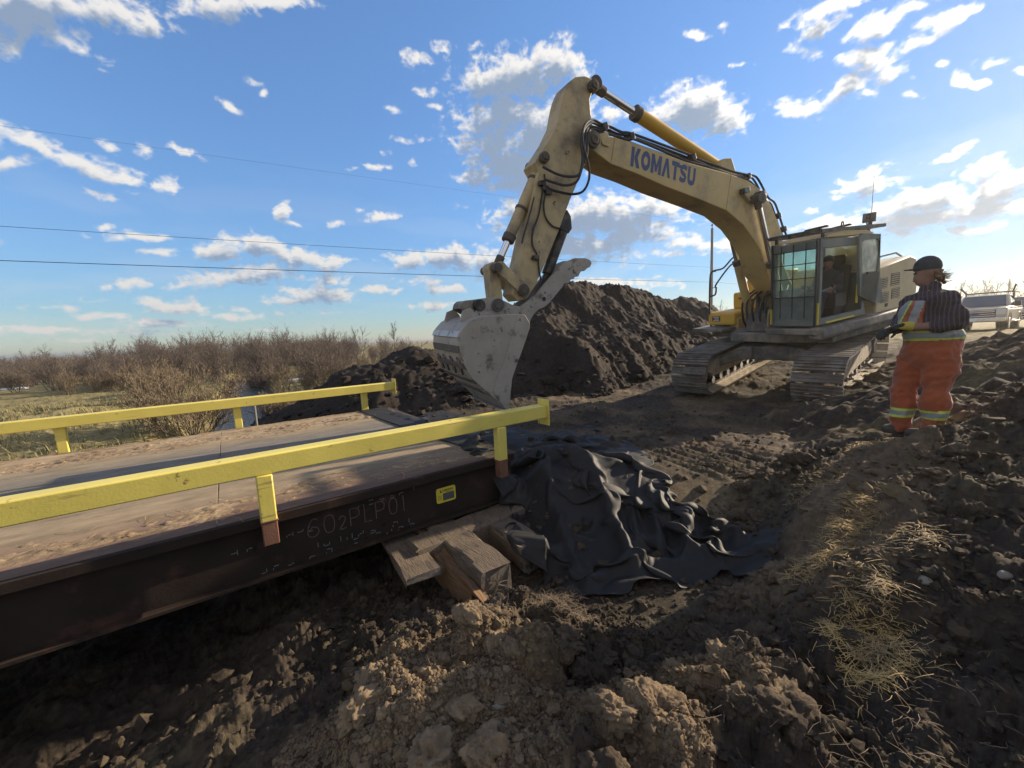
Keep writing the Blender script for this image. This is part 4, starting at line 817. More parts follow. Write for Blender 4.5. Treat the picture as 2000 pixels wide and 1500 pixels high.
# --- undercarriage
G_, W_, RI, XI = 2.331, .774, .47, 2.0
def loop_point(s):                            # along the chain, s in metres; returns x, z, tangent angle
    r = RI - .075; Ls = 2 * XI; arc = PI * r; tot = 2 * Ls + 2 * arc; s = s % tot
    if s < Ls: return -XI + s, RI + r, 0.
    s -= Ls
    if s < arc: a = s / r; return XI + r * math.sin(a), RI + r * math.cos(a), -a
    s -= arc
    if s < Ls: return XI - s, RI - r, -PI
    s -= Ls; a = s / r; return -XI - r * math.sin(a), RI - r * math.cos(a), -PI - a
for sd_ in (-1, 1):
    yc = sd_ * G_ / 2; tot = 4 * XI + 2 * PI * (RI - .075); n = 56; sh = Lw(); rs = np.random.RandomState(3 + sd_)
    for k in range(n):
        x, z, a = loop_point(tot * k / n); ca_, sa_ = math.cos(a), math.sin(a); p = tot / n
        T = Matrix.Translation((x, yc, z)) @ Matrix.Rotation(-a, 4, 'Y'); sh.T = T @ Matrix.Rotation(rs.uniform(-.012, .012), 4, 'Y')
        sh.box((0, 0, .034), (p * .92, W_, .022)); sh.box((-p * .38, 0, .056), (.016, W_, .048)); sh.box((0, 0, .054), (.014, W_, .034)); sh.box((p * .36, 0, .056), (.018, W_, .038))
        sh.box((0, .09, -.01), (p * .9, .04, .075)); sh.box((0, -.09, -.01), (p * .9, .04, .075))
    tk = sh.build('crawler_track', [M['track'], M['pad_inner']], ex, smooth_angle=20)
    for k in range(n): tk.data.polygons[k * 36 + 4].material_index = 1
    fr = Lw(); fr.prism([(-1.62, .30), (1.55, .30), (1.72, .42), (1.60, .60), (1.3, .72), (-1.3, .72), (-1.62, .58)], yc - .18, yc + .18)
    fr.box((0, yc, .74), (2.2, .14, .06)); tf = fr.build('track_frame', M['dry_mud'], ex, bevel=.02)
    i_ = Lw(); i_.cyl((XI, yc - .10, RI), (XI, yc + .10, RI), RI - .11, 28); i_.cyl((XI, yc - .17, RI), (XI, yc + .17, RI), .16, 18); i_.build('idler', M['track'], ex, bevel=.012)
    i_ = Lw(); i_.cyl((-XI, yc - .06, RI), (-XI, yc + .06, RI), RI - .10, 26); i_.cyl((-XI, yc - .2, RI), (-XI, yc + .2, RI), .22, 20)
    for k in range(21): a = k * 2 * PI / 21; i_.box((-XI + .37 * math.cos(a), yc, RI + .37 * math.sin(a)), (.06, .09, .05), (0, -a, 0))
    i_.build('sprocket', M['track'], ex)
    for k in range(8): r_ = Lw(); x = -1.5 + 3.0 * k / 7; r_.cyl((x, yc - .15, .215), (x, yc + .15, .215), .085, 14); r_.build('track_roller', M['steel_dark'], ex)
    for x in (-.7, .7): r_ = Lw(); r_.cyl((x, yc - .1, .76), (x, yc + .1, .76), .065, 12); r_.build('carrier_roller', M['steel_dark'], ex)
    for x in (.9, -.6):
        g = Lw(); g.tube([(x - .22, yc + sd_ * .19, .30), (x - .22, yc + sd_ * .30, .32), (x + .22, yc + sd_ * .30, .32), (x + .22, yc + sd_ * .19, .30)], .022, 6); g.build('track_guard', M['track'], ex)
cbm = Lw(); cbm.prism([(-.95, -.62), (.95, -.62), (.95, .62), (-.95, .62)], .60, .92, 'z')
for sx in (-1, 1):
    for sy in (-1, 1):
        # curved legs of the X frame, thicker at the middle
        prof = [(sy * .35, .92), (sy * .62, .90), (sy * .86, .78), (sy * 1.02, .66), (sy * 1.02, .46), (sy * .84, .52), (sy * .62, .60), (sy * .35, .62)]
        a0, a1 = sx * .42, sx * 1.02; cbm.prism(prof, [a0] * 8, [sx * (1.0 + .35 * (abs(p[0]) - .35)) for p in prof], 'x')
cbm.build('car_body', M['frame_grey'], ex, bevel=.03)
sr = Lw(); sr.cyl((0, 0, .92), (0, 0, 1.06), .68, 40); sr.build('swing_ring', M['steel_dark'], ex, bevel=.01)

# --- upper frame
uf = U_(); uf.prism([(1.18, -.55), (1.18, .55), (.9, 1.40), (-2.55, 1.40), (-2.55, -1.40), (.7, -1.40), (.7, -.72)], 1.05, 1.24, 'z'); uf.build('platform_frame', M['frame_grey'], ex, bevel=.012)
# skirting beam along the cab side, front step plates
q = U_(); q.prism([(1.33, 1.22), (1.55, 1.20), (1.60, 1.27), (1.56, 1.42), (1.36, 1.45)], -2.2, 1.62, 'x'); q.build('side_skirt', M['frame_grey'], ex, bevel=.03, seg=3)
q = U_(); q.box((1.15, 1.02, 1.36), (1.0, .95, .12)); q.build('cab_mount', M['frame_grey'], ex, bevel=.02)
q = U_(); q.prism([(1.05, -1.72), (1.05, -.86), (.45, -.80), (-.2, -.80), (-.2, -1.72)], 1.22, 1.30, 'z'); q.build('step_plate', M['frame_grey'], ex, bevel=.012)
# counterweight and hood
q = U_(); q.prism([(-2.05, -1.42), (-2.45, -1.42), (-2.78, -.9), (-2.86, 0), (-2.78, .9), (-2.45, 1.42), (-2.05, 1.42)], 1.12, 2.12, 'z'); q.build('counterweight', M['exc_yellow_clean'], ex, bevel=.08, seg=3)
h_ = U_(); h_.prism([(-.62, 1.26), (-.62, 2.20), (-.72, 2.34), (-2.0, 2.50), (-2.28, 2.44), (-2.44, 2.2), (-2.44, 1.26)], .98, 1.44); hd = h_.build('side_hood', M['hood'], ex, bevel=.03, seg=3)
vg = [(-.85, 2.02, .36, .22), (-1.36, 2.06, .40, .26), (-.95, 1.72, .34, .22), (-1.42, 1.76, .38, .22)]
for x, z, w_, hh in vg:
    v_ = U_()
    v_.box((x - .02, 1.441, z), (w_, .006, hh))
    lv = v_.build('vent_recess', M['frame_grey'], hd); v_ = U_()
    for k in range(6): v_.box((x - .02, 1.449, z - hh / 2 + (k + .5) * hh / 6), (w_ * .92, .014, .010), (.5, 0, 0))
    v_.build('vent_louvre', M['hood'], hd)
q = U_(); q.box((-1.05, 1.447, 1.55), (.10, .012, .07)); q.build('hood_latch', M['black'], hd)
q = U_(); q.prism([(-.5, 1.26), (-.5, 1.92), (-.62, 2.30), (-1.0, 2.42), (-2.3, 2.42), (-2.44, 2.1), (-2.44, 1.26)], -1.30, .95); q.build('engine_hood', M['exc_yellow_clean'], ex, bevel=.05, seg=3)
q = U_(); q.tube([(-.75, 1.22, 2.42), (-1.3, 1.2, 2.56), (-1.9, 1.22, 2.60), (-2.2, 1.22, 2.50)], .018, 6); q.build('hood_handrail', M['black'], ex)
# precleaner box with louvres behind the cab
q = U_(); q.box((-.86, .95, 2.58), (.40, .62, .46)); bx = q.build('air_intake', M['frame_grey'], ex, bevel=.02)
q = U_()
for k in range(9): q.box((-.86, 1.265, 2.40 + k * .045), (.36, .012, .016)); q.box((-.655, .95, 2.40 + k * .045), (.012, .56, .016))
q.build('intake_louvre', M['cab_grey'], bx)
# right front boxes (tool box and fuel tank steps), tank behind
q = U_(); q.prism([(-1.55, 1.33), (-1.55, 1.66), (-.80, 1.66), (-.80, 1.33)], [.66] * 4, [-.25] * 4, 'x')
tb = q.build('tool_box', M['exc_yellow_clean'], ex, bevel=.06, seg=3)
q = U_(); q.box((-.2, -.88, 1.36), (1.55, .22, .30)); q.build('tank_side', M['exc_yellow'], ex, bevel=.03)
q = U_(); q.box((.664, -1.30, 1.50), (.008, .22, .12)); dc = q.build('badge', M['black'], tb); q = U_()
for dz in (-.034, 0, .034): q.box((.669, -1.30 + (.02 if dz == 0 else .0), 1.50 + dz), (.006, .17 - (.05 if dz == 0 else 0), .014))
q.build('badge_stripe', M['white'], dc)
q = U_(); q.box((-.55, -1.03, 1.86), (.75, .80, .42)); t_ = q.build('fuel_tank', M['exc_yellow_clean'], ex, bevel=.05, seg=3)
q = U_(); q.box((-.168, -.93, 1.86), (.008, .13, .07)); q.build('tank_badge', M['black'], t_)
q = U_(); q.box((-.168, -1.22, 1.92), (.006, .08, .05)); q.build('tank_warning_mark', M['rail_rust'], t_)
q = U_(); q.prism([(-1.36, 1.9), (-1.36, 2.22), (-1.26, 2.42), (-1.05, 2.50), (-.35, 2.52), (-.35, 1.9)], -1.15, -.55, 'x'); q.build('tank_hood', M['exc_yellow_clean'], ex, bevel=.04, seg=3)
q = U_(); q.cyl((-.8, -.72, 2.5), (-.8, -.72, 2.66), .07, 14); q.cyl((-.8, -.72, 2.66), (-.8, -.72, 2.70), .085, 14); q.build('filler_cap', M['exc_yellow'], ex)
# handrails on that side
q = U_(); pts = [(.60, -1.50, 1.30)] + [(up(u, v, -1.5)[0], -1.5, up(u, v, -1.5)[1]) for u, v in [(1386, 606), (1387, 545), (1392, 530), (1412, 524), (1431, 504), (1444, 501)]]
lastp = pts[-1]; pts += [(lastp[0] - .5, -1.5, lastp[2] + .02)]
q.tube(smooth_path(pts, 5), .021, 8)
p2 = [(up(u, v, -1.5)[0], -1.5, up(u, v, -1.5)[1]) for u, v in [(1388, 579), (1397, 575), (1399, 562), (1399, 555), (1426, 519), (1440, 515)]]; p2 += [(p2[-1][0] - .6, -1.5, p2[-1][2] + .02)]
q.tube(smooth_path(p2, 5), .021, 8); q.tube([(pts[-1][0], -1.5, pts[-1][2]), (pts[-1][0] - .05, -1.45, 2.2)], .021, 8)
q.build('handrail', M['black'], ex)
q = U_(); q.tube(smooth_path([(-.45, -.75, 2.5), (-.45, -.75, 3.05), (-.5, -.75, 3.12), (-1.1, -.75, 3.12), (-1.2, -.75, 3.05), (-1.2, -.75, 2.5)], 4), .02, 8); q.build('handrail', M['black'], ex)
# mirror post at the corner, front hose cluster
q = U_(); rs = np.random.RandomState(2)
for k in range(7):
    y = -.42 + .15 * k + rs.uniform(-.02, .02); q.tube(smooth_path([(.75, y, 1.28), (.95 + rs.uniform(-.05, .1), y, 1.55), (.9, y + rs.uniform(-.1, .1), 1.95), (.55, y * .7, 2.2)], 4), .024, 7)
q.build('hydraulic_hoses', M['hose'], ex)
q = U_()
for k in range(4): q.tube(smooth_path([(1.0, .30 + .09 * k, 1.30), (1.16, .31 + .09 * k, 1.42), (1.16, .33 + .09 * k, 1.72), (1.02, .36 + .05 * k, 1.84)], 4), .020, 7)
q.build('hydraulic_pipes', M['arm_yellow'], ex)
q = U_(); q.box((.55, 0, 1.45), (.85, .62, .42)); q.box((.2, .34, 1.75), (.7, .06, .7)); q.box((.2, -.34, 1.75), (.7, .06, .7)); q.build('boom_bracket', M['frame_grey'], ex, bevel=.03)

# --- boom (outline taken on its left side plate)
bt = [up(u, v, .25) for u, v in [(1156, 262), (1166, 262), (1201, 268), (1246, 281), (1343, 317), (1424, 339), (1462, 353), (1487, 371), (1507, 401), (1530, 462)]]
bb = [up(u, v, .25) for u, v in [(1498, 534), (1486, 492), (1474, 470), (1452, 439), (1419, 411), (1368, 390), (1297, 363), (1241, 338), (1193, 320), (1162, 296), (1150, 284)]]
foot = [(.62, 2.75), (.20, 2.18), (-.02, 1.98), (-.02, 1.80), (.12, 1.68), (.32, 1.72), (.62, 2.05)]
q = U_(); q.prism(bt + foot + bb, -.25, .25); bo = q.build('boom', M['exc_yellow'], ex, bevel=.012)
q = U_()
for sy in (-1, 1):
    px, pz = up(1157, 274, .26); q.cyl((px, sy * .25, pz), (px, sy * .31, pz), .12, 20); q.cyl((px, sy * .31, pz), (px, sy * .335, pz), .07, 16)
    q.cyl((.15, sy * .25, 1.85), (.15, sy * .34, 1.85), .15, 18)
q.build('boom_pin', M['grime'], bo, bevel=.008)
# weld lines and bracket plates on the side
q = U_(); a, b_ = up(1193, 320, .25), up(1201, 268, .25); q.bar((a[0], .252, a[1]), (b_[0], .252, b_[1]), .006, .014, (0, 1, 0)); a, b_ = up(1418, 410, .25), up(1428, 340, .25); q.bar((a[0], .252, a[1]), (b_[0], .252, b_[1]), .006, .012, (0, 1, 0)); q.build('weld_seam', M['arm_yellow'], bo)
q = U_(); pr = [up(u, v, .26) for u, v in [(1170, 262), (1186, 258), (1189, 270), (1181, 279), (1190, 284), (1188, 287), (1176, 283)]]; q.prism(pr, .252, .275); q.build('hose_bracket', M['exc_yellow'], bo, bevel=.004)
# lettering
o0, o1, o2 = up(1231, 324, .251), up(1356, 364, .251), up(1233, 295, .251)
xd = Vector((o1[0] - o0[0], 0, o1[1] - o0[1])); zd = Vector((o2[0] - o0[0], 0, o2[1] - o0[1]))
zd = zd - xd.normalized() * zd.dot(xd.normalized()); zd = zd.normalized() * .30
def ribbon(path, w_, closed=False):            # stroke of even width as quads
    P = [Vector(p) for p in path]; n = len(P); out = []
    for i in range(n):
        d = (P[(i + 1) % n if closed else min(i + 1, n - 1)] - P[(i - 1) % n if closed else max(i - 1, 0)]).normalized(); nn = Vector((-d.y, d.x)) * w_ / 2; out.append((P[i] + nn, P[i] - nn))
    return [[out[i][0], out[(i + 1) % n][0], out[(i + 1) % n][1], out[i][1]] for i in range(n if closed else n - 1)]
el_ = lambda cx_, cy_, rx, ry, a0, a1, n=12: [(cx_ + rx * math.cos(R_(a0 + (a1 - a0) * k / n)), cy_ + ry * math.sin(R_(a0 + (a1 - a0) * k / n))) for k in range(n + 1)]
LET = {'K': [[(0, 0), (.32, 0), (.32, 1), (0, 1)], [(.38, .56), (.64, 1), (1, 1), (.70, .53), (1, 0), (.64, 0), (.38, .44)]], 'O': ribbon(el_(.5, .5, .36, .37, 0, 360, 20)[:-1], .27, True),
 'M': [[(0, 0), (0, 1), (.26, 1), (.26, 0)], [(.74, 0), (.74, 1), (1, 1), (1, 0)], [(.26, 1), (.26, .62), (.42, .12), (.58, .12), (.74, .62), (.74, 1), (.5, .45)]], 'A': [[(0, 0), (.36, 1), (.5, 1), (.5, .66), (.29, 0)], [(1, 0), (.64, 1), (.5, 1), (.5, .66), (.71, 0)]],
 'T': [[(0, .75), (1, .75), (1, 1), (0, 1)], [(.34, 0), (.66, 0), (.66, .75), (.34, .75)]], 'S': ribbon([(.92, .80), (.74, .87), (.45, .88), (.22, .80), (.16, .68), (.28, .57), (.5, .50), (.73, .43), (.84, .31), (.78, .19), (.55, .12), (.27, .13), (.06, .21)], .25), 'U': ribbon([(.15, 1), (.15, .36), (.21, .20), (.36, .13), (.5, .12), (.64, .13), (.79, .20), (.85, .36), (.85, 1)], .28)}
q = U_(); cur = 0; WID = {'K': .95, 'O': 1.0, 'M': 1.12, 'A': .98, 'T': .86, 'S': .88, 'U': .95}; tot = sum(WID[c] + .10 for c in 'KOMATSU') - .1; k_ = xd.length / tot; ux, uz = xd.normalized(), zd
for c in 'KOMATSU':
    for poly in LET[c]:
        pts = [Vector((o0[0], 0, o0[1])) + ux * (cur + p[0] * WID[c]) * k_ + uz * p[1] for p in poly]; q.prism([(p.x, p.z) for p in pts], .2505, .2535)
    cur += WID[c] + .10
q.build('boom_lettering', M['blue'], bo, smooth_angle=1)
q = U_(); a = up(1328, 325, .2515); q.box((a[0], .2525, a[1]), (.055, .003, .05)); q.build('lettering_tick', M['blue'], bo)
# pipes along the top of the boom and hoses looping over to the arm
def U3(pts, y): return [(up(u, v, y_)[0], y_, up(u, v, y_)[1]) for (u, v), y_ in zip(pts, y if isinstance(y, (list, tuple)) else [y] * len(pts))]
top = [(1176, 246), (1192, 248), (1214, 258), (1240, 263), (1340, 300), (1362, 310), (1425, 333), (1462, 342)]
q = U_()
for k, (y, dz) in enumerate(((.20, .0), (.13, -.01), (.05, .03), (-.05, .0), (-.15, .01))): q.tube(smooth_path([(x, y_, z + dz) for x, y_, z in U3(top, .20)] and [(x, y, z + dz) for x, _, z in U3(top, .20)], 4), .021, 7)
q.tube(smooth_path([(x, .22, z) for x, _, z in U3([(1164, 262), (1190, 262), (1222, 272), (1243, 273), (1335, 312), (1380, 325), (1430, 342), (1458, 348)], .22)], 4), .022, 7)
q.build('boom_pipes', M['hose'], bo)
q = U_()
for y in (.22, .14): q.tube(smooth_path([(x, y, z) for x, _, z in U3([(1455, 342), (1472, 343), (1482, 352), (1500, 385), (1514, 398), (1528, 440), (1537, 462)], .22)], 4), .020, 7); q.tube(smooth_path([(x, y - .04, z) for x, _, z in U3([(1455, 350), (1470, 354), (1494, 383), (1508, 410), (1524, 455), (1530, 470)], .22)], 4), .020, 7)
q.build('boom_pipes', M['hose'], bo)
for (u, v) in [(1180, 247), (1232, 266), (1352, 306), (1460, 344), (1519, 421), (1530, 447)]: q = U_(); a = up(u, v, .2); q.box((a[0], .05, a[1] - .01), (.09, .40, .11), (0, .3, 0)); q.build('pipe_clamp', M['steel_dark'], bo, bevel=.008)
q = U_()
for pts in ([(1176, 243), (1158, 234), (1145, 240), (1138, 258), (1140, 285), (1150, 325), (1150, 352), (1138, 374), (1115, 379), (1085, 373), (1066, 366)], [(1176, 248), (1155, 240), (1141, 252), (1135, 275), (1138, 310), (1131, 340), (1112, 345), (1088, 340), (1060, 326)],
            [(1174, 252), (1152, 247), (1144, 262), (1142, 295), (1136, 330), (1126, 355), (1104, 362), (1080, 356), (1062, 350)], [(1174, 256), (1156, 252), (1148, 265), (1147, 300), (1141, 318)]):
    q.tube(smooth_path(U3(pts, [.2, .24, .30, .34, .36, .36, .34, .30, .27, .24, .22][:len(pts)]), 5), .019, 7)
q.build('hydraulic_hoses', M['hose'], bo)
# work lamp
q = U_(); pr = [up(u, v, .3) for u, v in [(1447, 369), (1459, 366), (1460, 377), (1448, 380)]]; q.prism(pr, .27, .36); la = q.build('work_lamp', M['black'], bo, bevel=.006)
q = U_(); c = up(1453, 373, .3); q.box((c[0], .363, c[1]), (.10, .004, .085)); q.build('lamp_lens', M['glass'], la)
q = U_(); q.bar((c[0], .27, c[1] - .06), (c[0] - .18, .26, c[1] - .17), .03, .10, (0, 1, 0)); q.build('lamp_bracket', M['arm_yellow'], la)

# --- arm
al = [up(u, v, .17) for u, v in [(1161, 168), (1158, 154), (1142, 148), (1124, 150), (1110, 161), (1102, 180), (1098, 193), (1090, 236), (1075, 268), (1052, 304), (1043, 318), (1047, 326), (1052, 335), (1035, 420), (1017, 505), (1005, 548), (1000, 575), (1012, 588), (1030, 583), (1044, 560), (1056, 536), (1073, 495), (1093, 447), (1113, 392), (1131, 350), (1147, 313), (1159, 262), (1154, 221), (1152, 195)]]
q = U_(); q.prism(al, -.17, .17); ar = q.build('arm', M['arm_yellow'], ex, bevel=.012)
q = U_()
for (u, v, r) in [(1061, 309, .075), (1156, 170, .085), (1020, 567, .09)]:
    a = up(u, v, .18)
    for sy in (-1, 1): q.cyl((a[0], sy * .17, a[1]), (a[0], sy * .25, a[1]), r, 20); q.cyl((a[0], sy * .25, a[1]), (a[0], sy * .27, a[1]), r * .6, 14)
q.build('arm_pin', M['grime'], ar, bevel=.008)
q = U_(); q.tube(smooth_path(U3([(1063, 340), (1066, 372), (1062, 400), (1066, 425), (1080, 442), (1098, 447), (1106, 452)], .19), 4), .013, 6); q.tube(smooth_path(U3([(1060, 372), (1052, 420), (1041, 450), (1040, 478), (1050, 500), (1053, 530), (1057, 548)], .19), 4), .013, 6); q.tube(smooth_path(U3([(1043, 385), (1034, 420), (1024, 455), (1019, 475)], .19), 4), .012, 6); q.build('hydraulic_hoses', M['hose'], ar)
for (u, v) in [(1065, 368), (1071, 376), (1058, 358), (1046, 503)]: q = U_(); a = up(u, v, .2); q.box((a[0], .20, a[1]), (.10, .07, .07)); q.build('hose_coupling', M['steel_dark'], ar, bevel=.01)
# thumb cylinder under the arm
q = U_(); a, b_ = up(1106, 425, 0), up(1060, 560, 0); q.prism([up(u, v, 0) for u, v in [(1103, 412), (1110, 425), (1112, 448), (1106, 457), (1096, 452), (1090, 442)]], -.07, .07); q.cyl((up(1100, 448, 0)[0], 0, up(1100, 448, 0)[1]), (up(1068, 535, 0)[0], 0, up(1068, 535, 0)[1]), .085, 14); q.cyl((up(1068, 535, 0)[0], 0, up(1068, 535, 0)[1]), (up(1056, 570, 0)[0], 0, up(1056, 570, 0)[1]), .05, 12); q.build('thumb_cylinder', M['steel_dark'], ar)

def cylinder(name, p0, p1, frac, rb, rr_, mb, y, parent=ex, collar=True, rodmat='chrome'):
    """hydraulic cylinder from its barrel eye p0 to its rod eye p1"""
    A, B_ = Vector((p0[0], y, p0[1])), Vector((p1[0], y, p1[1])); d = (B_ - A); e = A + d * frac; dn = d.normalized()
    s_ = Vector((0, 1, 0)); q = U_(); q.cyl(A, e, rb, 20); q.cyl(A - s_ * rb * .9, A + s_ * rb * .9, rb * .95, 16); ba = q.build(name, mb, parent, bevel=.006)
    if collar: q = U_(); q.cyl(e - dn * .06, e + dn * .05, rb * 1.16, 18); q.build('gland_collar', M['grime'], ba, bevel=.006)
    q = U_(); q.cyl(e, B_ - dn * rb, rr_, 16); q.build('piston_rod', M[rodmat], ba)
    q = U_(); q.cyl(B_ - s_ * rb, B_ + s_ * rb, rb * 1.0, 16); q.cyl(B_ - dn * rb * 2.2, B_, rr_ * 1.25, 12); q.build('rod_eye', M['grime'], ba, bevel=.006)
    return ba
b0, b1 = up(1402, 326, 0), up(1158, 167, 0)
ac = cylinder('arm_cylinder', b0, b1, .70, .105, .062, M['exc_yellow_clean'], 0)
q = U_(); q.prism([(b0[0] - .35, b0[1] - .32), (b0[0] - .12, b0[1] + .1), (b0[0] + .1, b0[1] + .08), (b0[0] + .3, b0[1] - .25)], -.2, .2); q.build('cylinder_bracket', M['exc_yellow'], bo, bevel=.01)
k0, k1 = up(1061, 309, 0), up(969, 523, 0)
kc = cylinder('bucket_cylinder', k0, k1, .735, .085, .052, M['arm_yellow'], 0)
q = U_()
for f in (.2, .47): A, B_ = Vector((k0[0], 0, k0[1])), Vector((k1[0], 0, k1[1])); c = A.lerp(B_, f); dn = (B_ - A).normalized(); q.cyl(c - dn * .02, c + dn * .02, .097, 18)
q.build('barrel_band', M['grime'], kc)
for sy in (-1, 1):
    f0 = (.62, 1.30); top_ = up(1478, 388, .37) if sy > 0 else up(1418, 420, -.37)
    cylinder('boom_cylinder', f0, top_, .60 if sy < 0 else .52, .088, .055, M['exc_yellow'], sy * .37)
q = U_(); a = up(1477, 388, .3)
q.cyl((a[0], -.46, a[1]), (a[0], .46, a[1]), .07, 14); q.cyl((a[0], .30, a[1]), (a[0], .44, a[1]), .12, 16); q.build('cylinder_pin', M['steel_dark'], bo, bevel=.006)
# bucket linkage
def link(pa, pb, ys, wd, th_, nm, m_):
    for y in ys: q = U_(); q.prism([*[(pb[0] + wd * 1.1 * math.cos(t), pb[1] + wd * 1.1 * math.sin(t)) for t in np.linspace(0, 2 * PI, 15)[:-1]]], y - th_ / 2, y + th_ / 2); q.prism([(pa[0] + wd * 1.1 * math.cos(t), pa[1] + wd * 1.1 * math.sin(t)) for t in np.linspace(0, 2 * PI, 15)[:-1]], y - th_ / 2, y + th_ / 2); d = (Vector(pb) - Vector(pa)).normalized(); n_ = Vector((-d.y, d.x)) * wd; q.prism([(pa[0] + n_.x, pa[1] + n_.y), (pb[0] + n_.x, pb[1] + n_.y), (pb[0] - n_.x, pb[1] - n_.y), (pa[0] - n_.x, pa[1] - n_.y)], y - th_ / 2 + .002, y + th_ / 2 - .002); q.build(nm, M[m_], ex, bevel=.006)
kp = up(970, 523, .2); link(up(979, 523, .22), up(1021, 562, .22), (-.20, .20), .082, .05, 'side_link', 'arm_yellow')
link(kp, up(972, 596, .1), (0,), .085, .24, 'bucket_link', 'arm_yellow')
q = U_(); q.cyl((kp[0], -.27, kp[1]), (kp[0], .27, kp[1]), .065, 14); q.build('link_pin', M['grime'], ex)

# --- bucket: two side plates, a wrapped back shell with wear strips, lip, ears
BW = .60
side = [up(u, v, BW) for u, v in [(896, 672), (897, 655), (902, 643), (914, 629), (930, 620), (959, 616), (1012, 613), (1024, 615), (1033, 631), (1033, 640), (1019, 682), (1008, 712), (999, 738), (996, 765), (993, 800), (985, 799), (957, 771), (922, 740), (907, 714), (899, 690)]]
back = side[15:] + side[:7]                 # the wrapped shell, from the lip round the back to the top
back = [side[14]] + back
for sy in (-1, 1):
    q = U_(); q.prism(side, sy * BW - .014, sy * BW + .014); sp_ = q.build('bucket_side', M['bucket'], ex, bevel=.006)
    pl_ = [up(u, v, BW) for u, v in [(1012, 613), (1024, 615), (1033, 631), (1033, 640), (1019, 682), (1008, 712), (999, 738), (996, 765), (993, 800), (986, 800), (962, 765), (970, 735), (985, 700), (1000, 650)]]
    q = U_(); q.prism(pl_, sy * BW + .014 * sy, sy * (BW + .030)); q.build('side_cutter', M['bucket'], sp_, bevel=.006)
q = U_()
c_ = (sum(p[0] for p in side) / len(side), sum(p[1] for p in side) / len(side)); inn = []
for p in back: d = (Vector(c_) - Vector(p)).normalized() * .03; inn.append((p[0] + d.x, p[1] + d.y))
q.prism(back + inn[::-1], -BW + .014, BW - .014); sh_ = q.build('bucket_shell', M['bucket'], ex, bevel=.003)
M['wear'] = mat('bright_wear_strip', (.42, .42, .42), .5, .15, 6, metal=.2, col2=(.10, .09, .08), c2scale=7, c2lo=.55, c2hi=.66)
M['scuffed'] = mat('muddy_shell_steel', (.10, .088, .076), .75, .25, 5, col2=(.24, .21, .17), c2scale=4, c2lo=.56, c2hi=.68, bump=.003, bscale=30)
def shellpt(t):                             # 0 at the lip, 1 at the top front of the shell
    P = [Vector(p) for p in back]; L_ = [(b_ - a).length for a, b_ in zip(P[:-1], P[1:])]; s = t * sum(L_)
    for a, b_, l in zip(P[:-1], P[1:], L_):
        if s <= l: d = (b_ - a).normalized(); return a + d * s, d
        s -= l
    return P[-1], (P[-1] - P[-2]).normalized()
for t, w_, m_ in [(.585, .09, 'wear'), (.50, .10, 'scuffed'), (.40, .09, 'scuffed'), (.29, .09, 'scuffed'), (.18, .09, 'scuffed')]:
    p, d = shellpt(t); nrm = Vector((d.y, -d.x)); nrm = nrm if nrm.dot(p - Vector(c_)) > 0 else -nrm; pts = []
    for k in (-1, 1): pts.append(p + d * w_ / 2 * k - nrm * .005)
    for k in (1, -1): pts.append(p + d * w_ / 2 * k + nrm * .018)
    q = U_(); q.prism([tuple(x) for x in pts], -BW + .005, BW - .005); q.build('wear_strip', M[m_], sh_, bevel=.003)
for k, (ya, yb2) in enumerate(((.45, .30), (.15, 0.), (-.18, -.33), (-.45, -.55))):
    p, d = shellpt(.44); p2, _ = shellpt(.34); nrm = Vector((d.y, -d.x)); nrm = nrm if nrm.dot(p - Vector(c_)) > 0 else -nrm
    q = U_(); q.bar((p.x + nrm.x * .012, ya, p.y + nrm.y * .012), (p2.x + nrm.x * .012, yb2, p2.y + nrm.y * .012), .10, .022, (nrm.x, 0, nrm.y)); q.build('wear_strip', M['scuffed'], sh_)
p, d = shellpt(0.02); q = U_(); q.prism([(p.x - d.x * .16, p.y - d.y * .16), (p.x + d.x * .12 + .02, p.y + d.y * .12), (p.x + d.x * .12 - .03, p.y + d.y * .12 - .03)], -BW, BW + .02); q.build('cutting_edge', M['wear'], sh_, bevel=.004)
for yy in (.35, -.35):                        # lifting eyes on the back
    p, d = shellpt(.735); q = U_(); q.prism([(p.x + .16, p.y - .03), (p.x + .10, p.y + .10), (p.x - .02, p.y + .13), (p.x - .10, p.y + .03), (p.x - .10, p.y - .06)], yy - .02, yy + .02); q.build('lifting_eye', M['bucket'], sh_, bevel=.006)
# coupler: ear plates with pin bosses, top cover, latch housing at the back
ear = [up(u, v, .24) for u, v in [(925, 622), (936, 592), (940, 583), (955, 581), (975, 583), (990, 590), (1004, 597), (1019, 599), (1013, 613), (960, 617)]]
for sy in (-1, 1): q = U_(); q.prism(ear, sy * .22 - .025, sy * .22 + .025); q.build('bucket_ear', M['bucket'], ex, bevel=.006)
a = up(972, 596, .25); q = U_()
for sy in (-1, 1): q.cyl((a[0], sy * .245, a[1]), (a[0], sy * .285, a[1]), .095, 20); q.cyl((a[0], sy * .285, a[1]), (a[0], sy * .30, a[1]), .06, 16)
q.build('bucket_pin', M['scuffed'], ex, bevel=.006)
q = U_(); lt = [up(u, v, .16) for u, v in [(899, 603), (902, 592), (908, 587), (926, 585), (940, 583), (938, 600), (928, 612), (915, 613)]]
q.prism(lt, -.20, -.15); q.prism(lt, .12, .17); q.prism(lt[:3] + [(lt[2][0] - .02, lt[2][1] - .05), (lt[0][0] - .05, lt[0][1] + .02)], -.15, .12); q.build('coupler_frame', M['frame_grey'], ex, bevel=.006)
